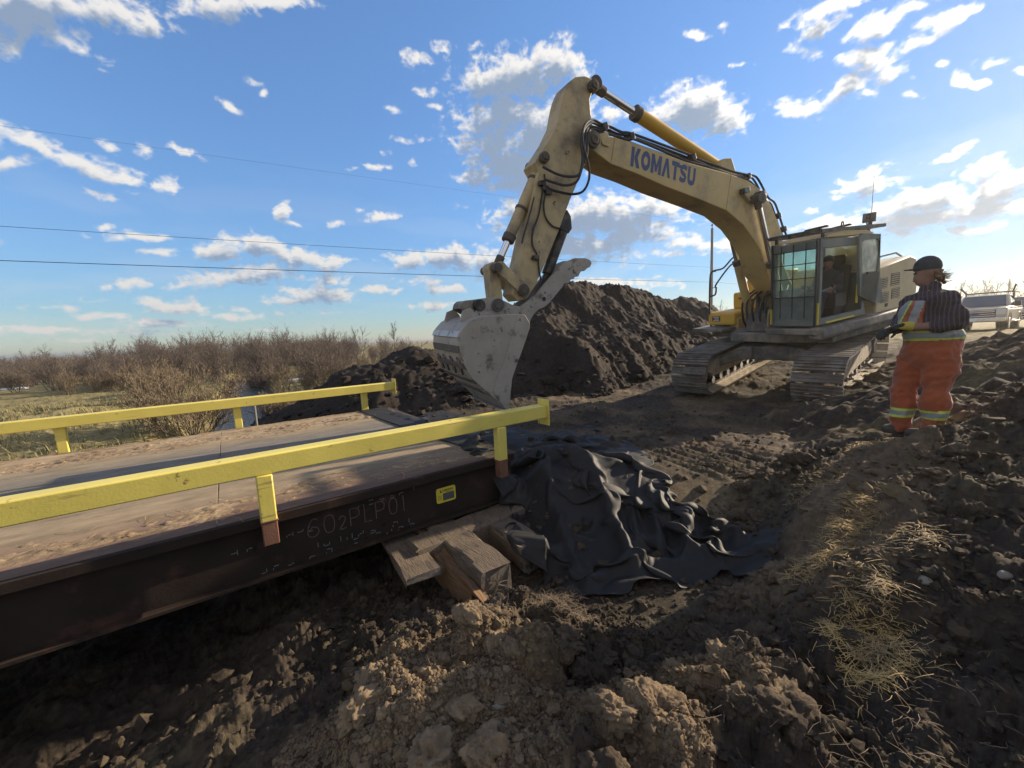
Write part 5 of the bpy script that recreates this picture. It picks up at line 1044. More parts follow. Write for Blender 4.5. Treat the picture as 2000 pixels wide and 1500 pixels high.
q = U_(); a = up(930, 597, .1); q.cyl((a[0], -.2, a[1]), (a[0], .26, a[1]), .085, 16); q.cyl((a[0] - .08, .18, a[1] - .04), (a[0] + .06, .18, a[1]), .05, 10); q.build('coupler_lock', M['steel_dark'], ex, bevel=.008)
# thumb: two toothed plates with cross tubes
tp = [(1013, 609), (1022, 595), (1040, 582), (1053, 571), (1072, 547), (1090, 527), (1104, 513), (1112, 509), (1124, 504), (1144, 504), (1153, 508), (1156, 514), (1153, 521), (1147, 524), (1142, 529), (1137, 528), (1133, 533), (1130, 540), (1124, 539), (1121, 545), (1115, 546), (1111, 553), (1104, 554), (1090, 571), (1073, 592), (1063, 600), (1053, 604), (1044, 612), (1038, 622), (1034, 632), (1029, 620), (1022, 614)]
tpo = [up(u, v, .20) for u, v in tp]
for y in (.16, -.16): q = U_(); q.prism(tpo, y - .04, y + .04); q.build('thumb_plate', M['bucket'], ex, bevel=.006)
q = U_()
for (u, v) in [(1124, 520), (1085, 555), (1045, 595)]: a = up(u, v, .2); q.cyl((a[0], -.13, a[1]), (a[0], .13, a[1]), .055, 12)
q.build('thumb_brace', M['bucket'], ex)
a = up(1062.5, 584, .2); q = U_(); q.cyl((a[0], .195, a[1]), (a[0], .203, a[1]), .035, 14); q.build('thumb_pin_hole', M['black'], ex)

# --- cab: y .63 .. 1.48, x 1.6 .. -.15, floor 1.47, roof 3.05
Y0, Y1, XF, XB, ZF, ZR = .626, 1.479, 1.60, -.15, 1.473, 3.03
ce = U_()
for (x, y) in ((XF - .045, Y0 + .04), (XF - .06, Y1 - .045), (XB + .05, Y0 + .04), (XB + .16, Y1 - .04)): ce.box((x, y, (ZF + ZR) / 2), (.09 if x > 1 else .13, .08, ZR - ZF))
ce.box(((XF + XB) / 2, Y1 - .04, ZF + .06), (XF - XB - .1, .078, .12)); ce.box(((XF + XB) / 2, Y1 - .04, ZR - .1), (XF - XB - .1, .078, .16))
ce.box((XF - .045, (Y0 + Y1) / 2, ZR - .09), (.088, Y1 - Y0 - .15, .14)); ce.box((XF - .045, (Y0 + Y1) / 2, ZF + .05), (.088, Y1 - Y0 - .15, .10)); ce.box((XB + .04, (Y0 + Y1) / 2, 1.90), (.06, Y1 - Y0 - .1, .85))
ce.box(((XF + XB) / 2, Y0 + .03, 1.66), (XF - XB - .1, .05, .36)); ce.box(((XF + XB) / 2, (Y0 + Y1) / 2, ZF + .01), (XF - XB, Y1 - Y0 - .06, .04))
cab = ce.build('cab', M['cab_grey'], ex, bevel=.012)
q = U_(); q.prism([(XF - .12, ZR + .01), (XF - .18, ZR + .05), (1.0, ZR + .10), (.1, ZR + .08), (XB - .03, ZR + .02), (XB - .03, ZR + .002), (XF - .12, ZR + .002)], Y0 - .02, Y1 + .02); q.build('cab_roof', M['exc_yellow'], cab, bevel=.025, seg=3)
q = U_(); q.box((XF - .03, (Y0 + Y1) / 2, 1.78), (.03, Y1 - Y0 - .16, .50)); q.build('lower_front_panel', M['cab_panel'], cab)
q = U_(); q.box((XF - .03, (Y0 + Y1) / 2, 2.44), (.008, Y1 - Y0 - .16, .82)); q.build('front_window', M['glass'], cab)
q = U_(); q.box((XB + .03, (Y0 + Y1) / 2 + .02, 2.64), (.008, Y1 - Y0 - .16, .60)); q.build('rear_window', M['glass_dirty'], cab)
q = U_(); q.box(((XF + XB) / 2, Y0 + .03, 2.38), (XF - XB - .25, .008, 1.06)); q.build('side_window', M['glass'], cab)
q = U_()
for y in np.linspace(Y0 + .20, Y1 - .22, 3): q.box((XF + .035, y, 2.30), (.014, .014, 1.36))
for z in (2.02, 2.36, 2.62, 2.86): q.box((XF + .036, (Y0 + Y1) / 2, z), (.016, Y1 - Y0 - .08, .016))
for y in (Y0 + .03, Y1 - .04): q.box((XF + .03, y, 2.25), (.03, .035, 1.56))
q.build('window_guard', M['black'], cab)
for p0_, p1_ in (((XF - .02, Y1 - .02, ZF + .02), (XF - .02, Y1 - .02, ZF + .42)), ((.30, Y1 + .01, 1.75), (.30, Y1 + .01, 2.1)), ((XF + .03, Y0 + .03, 1.5), (XF + .03, Y0 + .03, 1.8))): q = U_(); q.cyl(p0_, p1_, .020, 8); q.build('grab_rail', M['plate'], cab)
q = U_(); q.box((.85, Y1 + .004, ZF + .03), (1.0, .03, .03)); q.build('door_sill', M['plate'], cab)
# door swung right back and latched against the side
dv = [up(u, v, 1.53) for u, v in [(1676, 466), (1683, 456), (1712, 452), (1718, 457), (1722, 590), (1706, 592), (1677, 578)]]
wv = [up(u, v, 1.53) for u, v in [(1681, 474), (1686, 469), (1712, 466), (1714, 470), (1716, 528), (1682, 536)]]
dm = bpy.data.meshes.new('cab_door'); q = U_()
def ring(outer, hole, y0, y1):                # a plate with a window in it, butted from strips
    n = len(hole)
    for i in range(n):
        j = (i + 1) % n
        def near(p): return min(outer, key=lambda o_: (o_[0] - p[0]) ** 2 + (o_[1] - p[1]) ** 2)
        pi, pj = near(hole[i]), near(hole[j]); poly = [hole[i], hole[j], pj] + ([pi] if pi != pj else [])
        q.prism(poly, y0, y1)
ring(dv, wv, 1.505, 1.55); q.prism([wv[5], wv[4], dv[4], dv[5], dv[6]], 1.505, 1.55); do = q.build('cab_door', M['cab_panel'], cab)
q = U_(); q.prism(wv, 1.522, 1.53); q.build('door_glass', M['glass_dirty'], do)
q = U_(); a = up(1700, 532, 1.55); q.box((a[0], 1.56, a[1]), (.3, .03, .03)); q.build('door_handle', M['black'], do)
# seat, console, inside
q = U_(); q.box((.42, 1.05, 1.78), (.5, .5, .16)); q.box((.16, 1.05, 2.15), (.14, .48, .72), (0, -.12, 0)); q.box((.08, 1.05, 2.60), (.10, .26, .20), (0, -.12, 0)); q.box((.40, 1.05, 1.6), (.42, .42, .25)); q.build('driver_seat', M['black'], cab, bevel=.04, seg=3)
for y in (.80, 1.32): q = U_(); q.box((.62, y, 1.86), (.42, .13, .26)); q.tube([(.78, y, 1.95), (.82, y, 2.14)], .02, 8); q.ball((.82, y, 2.16), .04); q.build('control_console', M['black'], cab, bevel=.02)
q = U_(); q.box((1.32, .75, 2.0), (.16, .2, .3)); q.build('display_screen', M['black'], cab, bevel=.02)
# roof rack with lamps, eyelets, aerial
zk = 3.17; q = U_(); q.bar((XF + .05, Y1 + .01, zk - .02), (-.62, Y1 + .01, zk), .05, .06); q.bar((XF + .05, Y0 - .02, zk - .02), (-.62, Y0 - .02, zk), .05, .06)
for x in (XF + .04, 1.0, .4, -.2, -.6): q.bar((x, Y0 - .02, zk - .004), (x, Y1 + .01, zk - .004), .045, .05)
for x in (1.5, .9, .2, -.1):
    for y in (Y0 + .03, Y1 - .03): q.box((x, y, zk - .06), (.06, .03, .14))
rk = q.build('roof_rack', M['steel_dark'], cab)
for x in (.95, .05):
    e = U_(); e.tube([(x + .035 * math.cos(t), Y1 + .01, zk + .07 + .045 * math.sin(t)) for t in np.linspace(-PI / 2, 1.5 * PI, 13)], .011, 6); e.build('lifting_ring', M['frame_grey'], rk)
for x in (1.22, .42): e = U_(); e.box((x, 1.2, zk + .06), (.09, .36, .035), (.06, 0, 0)); e.build('flat_lamp', M['black'], rk, bevel=.005)
e = U_(); e.cyl((-.10, Y1, zk), (-.10, Y1, zk + .10), .022, 8); e.tube([(-.10, Y1, zk + .1), (-.10, Y1, zk + 1.02)], [.006, .003], 5); e.build('aerial', M['black'], rk)
e = U_(); a = up(1698, 425, 1.46); e.box((a[0], 1.46, a[1]), (.05, .20, .17), (0, -.2, .3)); e.cyl((a[0], 1.46, a[1] - .08), (a[0], 1.46, zk), .018, 8); e.build('work_lamp', M['frame_grey'], rk, bevel=.01)
e = U_(); e.tube(smooth_path([(a[0] + .05, 1.46, a[1] - .05), (.08, 1.48, zk + .18), (-.05, 1.48, zk + .22), (.0, 1.48, zk + .06)], 4), .008, 5); e.build('lamp_cable', M['black'], rk)
q = U_(); q.tube([(-2.35, .7, 2.4), (-2.35, .7, 2.78)], [.02, .012], 8); q.build('aerial', M['black'], ex)

# ================================================================== PEOPLE
def blob(name, caps, vox, m_, parent=None, it=6, balls=(), disp=0, dscale=.2, seed=0, T=None):
    """one continuous surface grown round tapered limbs and ellipsoids"""
    q = MB(T)
    for (p0, r0, p1, r1) in caps:
        p0, p1 = Vector(p0), Vector(p1); n = max(2, int((p1 - p0).length / (vox * 4)) + 1)
        pts = [p0.lerp(p1, k / n) for k in range(n + 1)]; q.tube(pts, [r0 + (r1 - r0) * k / n for k in range(n + 1)], 14); q.ball(p0, r0 * .995, 12); q.ball(p1, r1 * .995, 12)
    for b_ in balls: q.ball(b_[0], 1, 16, b_[1])
    me = bpy.data.meshes.new(name); me.from_pydata([tuple(v) for v in q.v], [], q.f); me.update(); bm = bmesh.new(); bm.from_mesh(me); bmesh.ops.recalc_face_normals(bm, faces=bm.faces); bm.to_mesh(me); bm.free()
    o = link_mesh(name, me, m_, None); r = o.modifiers.new('r', 'REMESH'); r.mode = 'VOXEL'; r.voxel_size = vox
    s_ = o.modifiers.new('s', 'SMOOTH'); s_.iterations = it; s_.factor = .5
    dg = bpy.context.evaluated_depsgraph_get(); me2 = bpy.data.meshes.new_from_object(o.evaluated_get(dg)); o.modifiers.clear(); o.data = me2; me2.name = name
    if disp:
        n_ = len(me2.vertices); co = np.empty(n_ * 3); me2.vertices.foreach_get('co', co); co = co.reshape(-1, 3); no = np.empty(n_ * 3); me2.vertex_normals.foreach_get('vector', no); no = no.reshape(-1, 3)
        f = fbm(co[:, 0] / dscale + co[:, 1] * 2 + .35 * co[:, 2] / dscale, co[:, 2] / dscale * .8 - co[:, 1] * 3, 3, 600 + seed); f = f - .5 * np.abs(perlin(co[:, 0] / dscale * .7 + co[:, 1] / dscale, co[:, 2] / dscale * 1.6, 640 + seed))
        me2.vertices.foreach_set('co', (co + no * (f * disp)[:, None]).ravel()); me2.update()
    me2.shade_smooth(); o.parent = parent
    return o
def face_mats(o, mats, fn):
    for m_ in mats[len(o.data.materials):]: o.data.materials.append(m_)
    n = len(o.data.polygons); c = np.empty(n * 3); o.data.polygons.foreach_get('center', c); c = c.reshape(-1, 3)
    o.data.polygons.foreach_set('material_index', fn(c).astype(np.int32)); o.data.update()
M['skin'] = mat('skin', (.25, .135, .095), .6, .1, 12, spec=.35); M['skin_dark'] = mat('stubbled_skin', (.22, .12, .09), .7, .15, 20)
M['orange'] = mat('orange_coverall', (.33, .08, .03), .85, .2, 5, spec=.2, sheen=.3, col2=(.20, .07, .04), c2scale=4, c2lo=.52, c2hi=.72, bump=.002, bscale=40)
M['silver'] = mat('reflective_tape', (.25, .26, .26), .5, .1, 10, col2=(.3, .3, .29), c2scale=6, c2lo=.55, c2hi=.75); M['lime'] = mat('lime_tape', (.48, .62, .08), .6, .1, 10)
M['cap'] = mat('dark_cap', (.035, .042, .048), .85, .15, 10); M['glove'] = mat('dark_glove', (.03, .034, .032), .8, .2, 10); M['glove_y'] = mat('yellow_glove_cuff', (.45, .36, .06), .8, .2, 10)
M['boot'] = mat('muddy_boot', (.06, .05, .042), .85, .3, 10); M['hair'] = mat('brown_hair', (.13, .07, .035), .6, .3, 30); M['trousers'] = mat('dark_trousers', (.03, .034, .045), .85, .2, 8); M['jacket'] = mat('dark_jacket', (.035, .04, .045), .85, .2, 8); M['eye'] = mat('eye', (.04, .03, .03), .3, .1, 10)
# plaid shirt: crossed stripes in object space
mt = bpy.data.materials.new('plaid_shirt'); mt.use_nodes = True; N = mt.node_tree.nodes; L = mt.node_tree.links; b = N['Principled BSDF']; b.inputs['Roughness'].default_value = .9; b.inputs['Specular IOR Level'].default_value = .15
tc = N.new('ShaderNodeTexCoord'); sp = N.new('ShaderNodeSeparateXYZ'); nn = N.new('ShaderNodeTexNoise'); nn.inputs['Scale'].default_value = 5; mxv = N.new('ShaderNodeVectorMath'); mxv.operation = 'MULTIPLY_ADD'; mxv.inputs[1].default_value = (.05, .05, .03); L.new(tc.outputs['Object'], nn.inputs['Vector']); L.new(nn.outputs['Color'], mxv.inputs[0]); L.new(tc.outputs['Object'], mxv.inputs[2]); L.new(mxv.outputs[0], sp.inputs[0])
def stripes(sock, fr, thr):
    a = N.new('ShaderNodeMath'); a.operation = 'MULTIPLY'; a.inputs[1].default_value = fr; L.new(sock, a.inputs[0]); s_ = N.new('ShaderNodeMath'); s_.operation = 'SINE'; L.new(a.outputs[0], s_.inputs[0]); r = N.new('ShaderNodeMapRange'); r.inputs[1].default_value = thr; r.inputs[2].default_value = thr + .25; L.new(s_.outputs[0], r.inputs[0]); return r.outputs[0]
s1 = stripes(sp.outputs[0], 205, .45); s2 = stripes(sp.outputs[2], 120, .75)
m1 = N.new('ShaderNodeMix'); m1.data_type = 'RGBA'; m1.inputs[6].default_value = (.045, .037, .043, 1); m1.inputs[7].default_value = (.105, .086, .088, 1); L.new(s1, m1.inputs[0])
m2 = N.new('ShaderNodeMix'); m2.data_type = 'RGBA'; m2.inputs[7].default_value = (.10, .055, .07, 1); h5 = N.new('ShaderNodeMath'); h5.operation = 'MULTIPLY'; h5.inputs[1].default_value = .5; L.new(s2, h5.inputs[0]); L.new(h5.outputs[0], m2.inputs[0]); L.new(m1.outputs[2], m2.inputs[6]); L.new(m2.outputs[2], b.inputs['Base Color']); M['plaid'] = mt

def hand(T, mcol, parent, name, curl=.7, sgn=1, s=1.0):
    """palm, four bent fingers of different lengths and a thumb from the side of the palm; x along the fingers, z up from the back of the hand"""
    caps = [((0, -.025, 0), .018, (.085, -.028, 0), .014), ((0, 0, 0), .019, (.09, 0, 0), .015), ((0, .025, 0), .018, (.083, .026, 0), .014)]
    for k, (y, ln) in enumerate(((-.033, .072), (-.011, .082), (.011, .077), (.032, .060))):
        p = Vector((.085, y, 0)); a = 0
        for seg in (.45, .32, .23): a += curl * (.75 + .08 * k); e = p + Vector((math.cos(a), 0, -math.sin(a))) * ln * seg; caps.append((p, .0098 - .0012 * (.45 - seg) / .22, e, .0088)); p = e
    p = Vector((.018, -.03 * sgn, 0)); e = p + Vector((.032, -.028 * sgn, -.012)); caps.append((p, .013, e, .011)); caps.append((e, .011, e + Vector((.030, -.006 * sgn, -.016)), .009))
    caps = [(T @ (Vector(a) * s), ra * s, T @ (Vector(b_) * s), rb * s) for a, ra, b_, rb in caps]
    return blob(name, caps, .0065, mcol, parent, 2)
# --- the worker on the bank.  local axes: x to the left of the picture, y towards the camera, z up
PW = np.array([5.72, .89, 0]); PW[2] = gz(5.72, .89) + .005
dd = PW[:2] / np.linalg.norm(PW[:2])
wk = tag(empty('person', tuple(PW), matrix=Matrix(((-dd[1], -dd[0], 0, PW[0]), (dd[0], -dd[1], 0, PW[1]), (0, 0, 1, PW[2]), (0, 0, 0, 1)))), 'person in orange coveralls, plaid shirt and dark cap standing on the soil bank', 'person')
body = blob('body', [((-.13, .04, .86), .11, (-.12, .05, .47), .075), ((-.12, .05, .47), .075, (-.12, .04, .09), .055), ((.05, -.05, .86), .11, (.095, -.04, .46), .075), ((.095, -.04, .46), .075, (.10, -.03, .09), .055),
    ((-.05, 0, .9), .16, (-.05, 0, 1.3), .15), ((-.04, 0, 1.36), .10, (-.02, 0, 1.50), .062), ((-.14, .13, 1.37), .06, (-.235, .16, 1.14), .05), ((-.235, .16, 1.14), .05, (-.02, .24, 1.12), .042), ((-.02, .24, 1.12), .04, (.13, .23, 1.13), .032), ((.08, -.14, 1.37), .06, (.17, -.10, 1.14), .05), ((.17, -.10, 1.14), .05, (.19, .10, 1.11), .04),
    ((.01, .01, 1.575), .062, (.035, .02, 1.565), .05), ((.075, .035, 1.61), .016, (.088, .042, 1.60), .012)], .012, M['skin'], wk, 4,
    balls=[((-.005, .0, 1.655), (.095, .08, .118)), ((.03, .015, 1.60), (.066, .058, .075)), ((.045, .025, 1.555), (.035, .035, .03)), ((-.025, .082, 1.64), (.022, .012, .034))])
cov = blob('coverall', [((-.135, .05, .80), .155, (-.128, .06, .50), .118), ((-.128, .06, .50), .118, (-.122, .05, .27), .112), ((-.122, .05, .27), .110, (-.122, .045, .10), .098), ((.045, -.05, .80), .140, (.100, -.04, .48), .108), ((.100, -.04, .48), .108, (.102, -.035, .27), .105), ((.102, -.035, .27), .102, (.100, -.03, .085), .092)],
    .012, M['orange'], wk, 5, balls=[((-.072, .0, 1.03), (.222, .215, .195)), ((-.075, 0, .87), (.232, .21, .19))], disp=.024, dscale=.15, seed=3)
def covm(c):
    z = c[:, 2] - .03 * (-c[:, 0] - .07); i = np.zeros(len(c), int); i[(z > .195) & (z < .285)] = 2; i[(z > .215) & (z < .265)] = 1
    i[(z > .985) & (z < 1.085)] = 2; i[(z > 1.003) & (z < 1.067)] = 1; return i
face_mats(cov, [M['orange'], M['silver'], M['lime']], covm)
shirt = blob('shirt', [((-.10, .10, 1.385), .085, (-.13, .14, 1.36), .105), ((-.14, .14, 1.36), .108, (-.225, .165, 1.16), .085), ((-.225, .165, 1.15), .085, (-.08, .235, 1.125), .068), ((.05, -.11, 1.385), .085, (.09, -.14, 1.35), .10), ((.09, -.14, 1.35), .10, (.165, -.09, 1.15), .08), ((.165, -.09, 1.15), .08, (.185, .05, 1.12), .06), ((-.03, 0, 1.42), .085, (-.025, 0, 1.50), .078)],
    .012, M['plaid'], wk, 5, balls=[((-.055, .0, 1.25), (.205, .185, .20)), ((-.045, .01, 1.36), (.175, .17, .12)), ((-.03, .05, 1.16), (.19, .17, .13))], disp=.016, dscale=.12, seed=5)
vest = blob('vest', [((-.03, .05, 1.25), .17, (.0, .06, 1.25), .17)], .012, M['orange'], wk, 4, balls=[((-.015, .022, 1.25), (.205, .195, .185)), ((.0, .06, 1.16), (.19, .17, .12))], disp=.008, dscale=.15, seed=7)
bm = bmesh.new(); bm.from_mesh(vest.data); bmesh.ops.delete(bm, geom=[f for f in bm.faces if (lambda c: c.z > 1.41 or c.z < 1.13 or c.x < .005 + .10 * (1.41 - c.z) - .02 or c.y < -.10)(f.calc_center_median())], context='FACES'); bm.to_mesh(vest.data); bm.free()
face_mats(vest, [M['orange'], M['silver'], M['lime']], lambda c: np.where((c[:, 0] + .35 * (c[:, 2] - 1.27) > .135), 1, np.where((c[:, 0] + .35 * (c[:, 2] - 1.27) > .122), 2, np.where((c[:, 0] + .25 * (c[:, 2] - 1.27) < .085) & (c[:, 0] + .25 * (c[:, 2] - 1.27) > .02), 1, 0))))
sd_o = vest.modifiers.new('t', 'SOLIDIFY'); sd_o.thickness = .006
for (y, x0, nm) in ((.045, -.06, 0), (-.03, .16, 1)):
    bt_ = blob('boot', [((x0 - .09 if not nm else .08, y, .045), .055, (x0 + .10 if not nm else .22, y + .02, .035), .045), ((x0 - .06 if not nm else .10, y, .05), .06, (x0 - .06 if not nm else .10, y, .16), .065)], .010, M['boot'], wk, 3)
hair = blob('hair', [((-.065, .01, 1.655), .045, (-.098, .01, 1.585), .036), ((-.06, .05, 1.63), .028, (-.09, .045, 1.56), .024), ((-.098, .0, 1.58), .034, (-.118, .0, 1.535), .016)], .008, M['hair'], wk, 2, disp=.012, dscale=.03, seed=9)
q = MB(); rs = np.random.RandomState(4)
for k in range(26): p = Vector((-.11 + rs.uniform(-.02, .02), rs.uniform(-.05, .06), rs.uniform(1.55, 1.64))); q.tube([p, p + Vector((-.025, rs.uniform(-.01, .01), -.01)), p + Vector((-.045 - rs.uniform(0, .02), rs.uniform(-.02, .02), rs.uniform(-.02, .03)))], [.004, .003, .001], 4)
q.build('loose_hair', M['hair'], hair)
cp_ = blob('cap', [((-.01, .0, 1.715), .075, (.0, 0, 1.72), .075)], .009, M['cap'], wk, 3, balls=[((-.003, .0, 1.70), (.106, .092, .112))])
bm = bmesh.new(); bm.from_mesh(cp_.data); bmesh.ops.delete(bm, geom=[f for f in bm.faces if f.calc_center_median().z < 1.672], context='FACES'); bm.to_mesh(cp_.data); bm.free()
sdm = cp_.modifiers.new('t', 'SOLIDIFY'); sdm.thickness = .006
q = MB(); br_ = [(.06, .075), (.125, .065), (.158, .035), (.165, 0), (.155, -.035), (.11, -.07), (.06, -.075)]
q._add([(x, y + .25 * max(0, x - .06), 1.688 + .012 * math.cos(y * 20) + (.0 if k < 7 else .006) - .12 * (x - .06)) for k, (x, y) in enumerate(br_ + br_)], [list(range(7))[::-1], list(range(7, 14))] + [(i, (i + 1) % 7, 7 + (i + 1) % 7, 7 + i) for i in range(7)]); q.build('cap_brim', M['cap'], cp_)
q = MB(); q.ball((.078, .055, 1.645), .009, 8); q.ball((.088, .012, 1.645), .009, 8); q.build('eye', M['eye'], body)
q = MB(); q.tube([(.083, .055, 1.570), (.092, .035, 1.572), (.090, .015, 1.570)], [.003, .005, .003], 6); q.build('mouth', M['skin_dark'], body)
hand(Matrix.Translation((.125, .235, 1.135)) @ Euler((.3, .25, -.35)).to_matrix().to_4x4(), M['glove'], wk, 'glove', .55, 1, 1.15)
hand(Matrix.Translation((.185, .12, 1.11)) @ Euler((-.4, .35, .5)).to_matrix().to_4x4(), M['glove'], wk, 'glove', .55, -1, 1.15)
blob('glove_cuff', [((.085, .236, 1.13), .047, (.135, .235, 1.135), .04)], .009, M['glove_y'], wk, 2)

# --- the operator in the cab (seated, facing forward; machine coordinates of the upper structure)
opM = ex.matrix_world @ SWM
opm = mx4 @ SWM
op = tag(empty('person', matrix=opm @ Matrix.Translation((.42, 1.05, 1.5))), 'person in dark clothes seated at the controls inside the excavator cab', 'person')
blob('body', [((0, 0, .48), .13, (-.03, 0, .78), .14), ((-.03, 0, .86), .06, (-.01, 0, .98), .055), ((-.03, .18, .82), .06, (.10, .24, .55), .048), ((.10, .24, .55), .048, (.36, .25, .62), .04), ((-.03, -.18, .82), .06, (.10, -.24, .55), .048), ((.10, -.24, .55), .048, (.36, -.25, .62), .04), ((.02, .10, .44), .085, (.46, .12, .46), .065), ((.46, .12, .46), .065, (.56, .12, .08), .05), ((.02, -.10, .44), .085, (.46, -.12, .46), .065), ((.46, -.12, .46), .065, (.56, -.12, .08), .05), ((.56, .12, .05), .04, (.70, .12, .04), .035), ((.56, -.12, .05), .04, (.70, -.12, .04), .035), ((.08, 0, 1.05), .018, (.105, 0, 1.03), .014)] ,
     .014, M['skin'], op, 4, balls=[((.01, 0, 1.08), (.095, .075, .115))])
blob('jacket', [((0, 0, .48), .165, (-.03, 0, .80), .165), ((-.03, .15, .83), .085, (.10, .245, .56), .068), ((.10, .245, .56), .068, (.28, .25, .61), .056), ((-.03, -.15, .83), .085, (.10, -.245, .56), .068), ((.10, -.245, .56), .068, (.28, -.25, .61), .056)], .014, M['jacket'], op, 4, disp=.012, dscale=.12, seed=11)
blob('trousers', [((.0, .09, .44), .11, (.47, .12, .46), .085), ((.47, .12, .46), .085, (.56, .12, .12), .07), ((.0, -.09, .44), .11, (.47, -.12, .46), .085), ((.47, -.12, .46), .085, (.56, -.12, .12), .07)], .014, M['trousers'], op, 4)
blob('cap', [((.0, 0, 1.13), .085, (.02, 0, 1.14), .085), ((.09, 0, 1.125), .03, (.14, 0, 1.12), .02)], .01, M['cap'], op, 3)
for sy in (-1, 1): hand(Matrix.Translation((.36, sy * .25, .62)) @ Euler((0, .5, 0)).to_matrix().to_4x4(), M['skin'], op, 'hand', .6, sy)
q = MB(opm); q.box((.80, 1.20, 2.02), (.22, .26, .01), (.4, -.5, 0)); pp = q.build('paper_sheet', mat('blueish_paper', (.5, .58, .68), .7, .1, 6)); tag(pp, 'pale blue sheet of paper lying on the knees of the seated operator', 'paper')

# ================================================================== PICKUPS ON THE ROAD BEHIND
M['truck_beige'] = mat('dusty_pale_gold_paint', (.42, .36, .25), .35, .08, 2, coat=.5, col2=(.28, .24, .18), c2scale=2, c2lo=.5, c2hi=.8); M['truck_blue'] = mat('dusty_dark_blue_paint', (.05, .065, .10), .35, .1, 2, coat=.5, col2=(.14, .14, .15), c2scale=2, c2lo=.5, c2hi=.8)
M['tyre'] = mat('tyre_rubber', (.025, .024, .023), .9, .2, 10); M['windscreen'] = mat('windscreen_glass', (.04, .06, .08), .08, .1, 3, spec=.8); M['lamp'] = mat('headlamp_lens', (.55, .57, .58), .15, .05, 5, spec=.7); M['chrome_trim'] = mat('chrome_trim', (.55, .56, .58), .25, .08, 8, metal=.9)
def pickup(loc, rz, paint, label, rack):
    t = tag(empty('pickup_truck', loc, rz), label, 'pickup truck', 'pickup trucks parked on the road')
    W = 1.0
    q = MB(); q.prism([(2.95, .55), (2.98, .95), (2.85, 1.18), (1.35, 1.28), (1.30, .55)], -W, W); q.prism([(1.35, .55), (1.35, 1.25), (-1.0, 1.25), (-1.0, .55)], -W, W); q.prism([(-1.02, .6), (-1.02, 1.30), (-2.95, 1.30), (-2.95, .6)], -W, W)
    bd = q.build('body', paint, t, bevel=.05, seg=3)
    q = MB(); q._add([(1.35, -.93, 1.24), (.62, -.78, 1.88), (-.75, -.78, 1.90), (-1.0, -.92, 1.24), (1.35, .93, 1.24), (.62, .78, 1.88), (-.75, .78, 1.90), (-1.0, .92, 1.24)], [(0, 1, 2, 3), (4, 5, 6, 7), (0, 4, 5, 1), (1, 5, 6, 2), (2, 6, 7, 3), (0, 3, 7, 4)]); q.build('cab', paint, t, bevel=.05, seg=3)
    q = MB(); q._add([(1.315, -.80, 1.30), (.70, -.70, 1.83), (.70, .70, 1.83), (1.315, .80, 1.30), (1.33, -.80, 1.315), (.715, -.70, 1.845), (.715, .70, 1.845), (1.33, .80, 1.315)], [(0, 1, 2, 3), (4, 7, 6, 5), (0, 4, 5, 1), (3, 2, 6, 7), (1, 5, 6, 2), (0, 3, 7, 4)]); q.build('windscreen', M['windscreen'], t)
    for sy in (-1, 1):
        for x0, x1, x2, x3 in ((1.10, .55, .0, .0), (-.08, -.08, -.65, -.85)):
            q = MB(); q._add([(x0, sy * .925, 1.30), (x1, sy * .80, 1.80), (x2, sy * .80, 1.80), (x3, sy * .925, 1.30), (x0, sy * .935, 1.30), (x1, sy * .81, 1.80), (x2, sy * .81, 1.80), (x3, sy * .935, 1.30)], [(0, 1, 2, 3), (4, 7, 6, 5), (0, 4, 5, 1), (3, 2, 6, 7), (1, 5, 6, 2), (0, 3, 7, 4)]); q.build('side_window', M['windscreen'], t)
        q = MB(); q.box((1.15, sy * 1.14, 1.38), (.16, .22, .26)); q.bar((1.15, sy * .93, 1.3), (1.15, sy * 1.05, 1.35), .05, .05); q.build('wing_mirror', M['black'], t, bevel=.02)
        q = MB(); q.box((2.93, sy * .80, .98), (.10, .30, .26)); q.build('headlight', M['lamp'], t, bevel=.02)
        q = MB(); q.box((.1, sy * 1.04, .52), (2.0, .14, .06)); q.build('running_board', M['chrome_trim'], t, bevel=.01)
        for x in (1.95, -1.9):
            w_ = MB(); w_.cyl((x, sy * .72, .42), (x, sy * 1.0, .42), .42, 28); wo_ = w_.build('wheel', M['tyre'], t, bevel=.04, seg=3); r_ = MB(); r_.cyl((x, sy * .99, .42), (x, sy * 1.012, .42), .25, 20); r_.build('rim', M['chrome_trim'], wo_, bevel=.008)
            a = MB(); a.prism([(x + .52 * math.cos(k), .46 + .52 * math.sin(k)) for k in np.linspace(0, PI, 15)] + [(x + .46 * math.cos(k), .46 + .46 * math.sin(k)) for k in np.linspace(PI, 0, 15)], sy * .96, sy * 1.03); a.build('wheel_arch', paint, t)
    q = MB(); q.box((2.965, 0, .92), (.04, 1.30, .36)); gr = q.build('grille', M['black'], t)
    for z in (.80, .90, 1.0, 1.07): q = MB(); q.box((2.995, 0, z), (.03, 1.26, .038)); q.build('grille_bar', M['chrome_trim'], gr, bevel=.008)
    q = MB(); q.box((3.0, 0, .90), (.05, .26, .12)); q.build('grille_badge', M['blue'], gr, bevel=.03)
    q = MB(); q.box((3.02, 0, .62), (.20, 1.96, .22)); bu = q.build('bumper', M['chrome_trim'], t, bevel=.04, seg=3); q = MB(); q.box((3.125, -.1, .62), (.006, .34, .13)); q.build('number_plate', M['white'], bu)
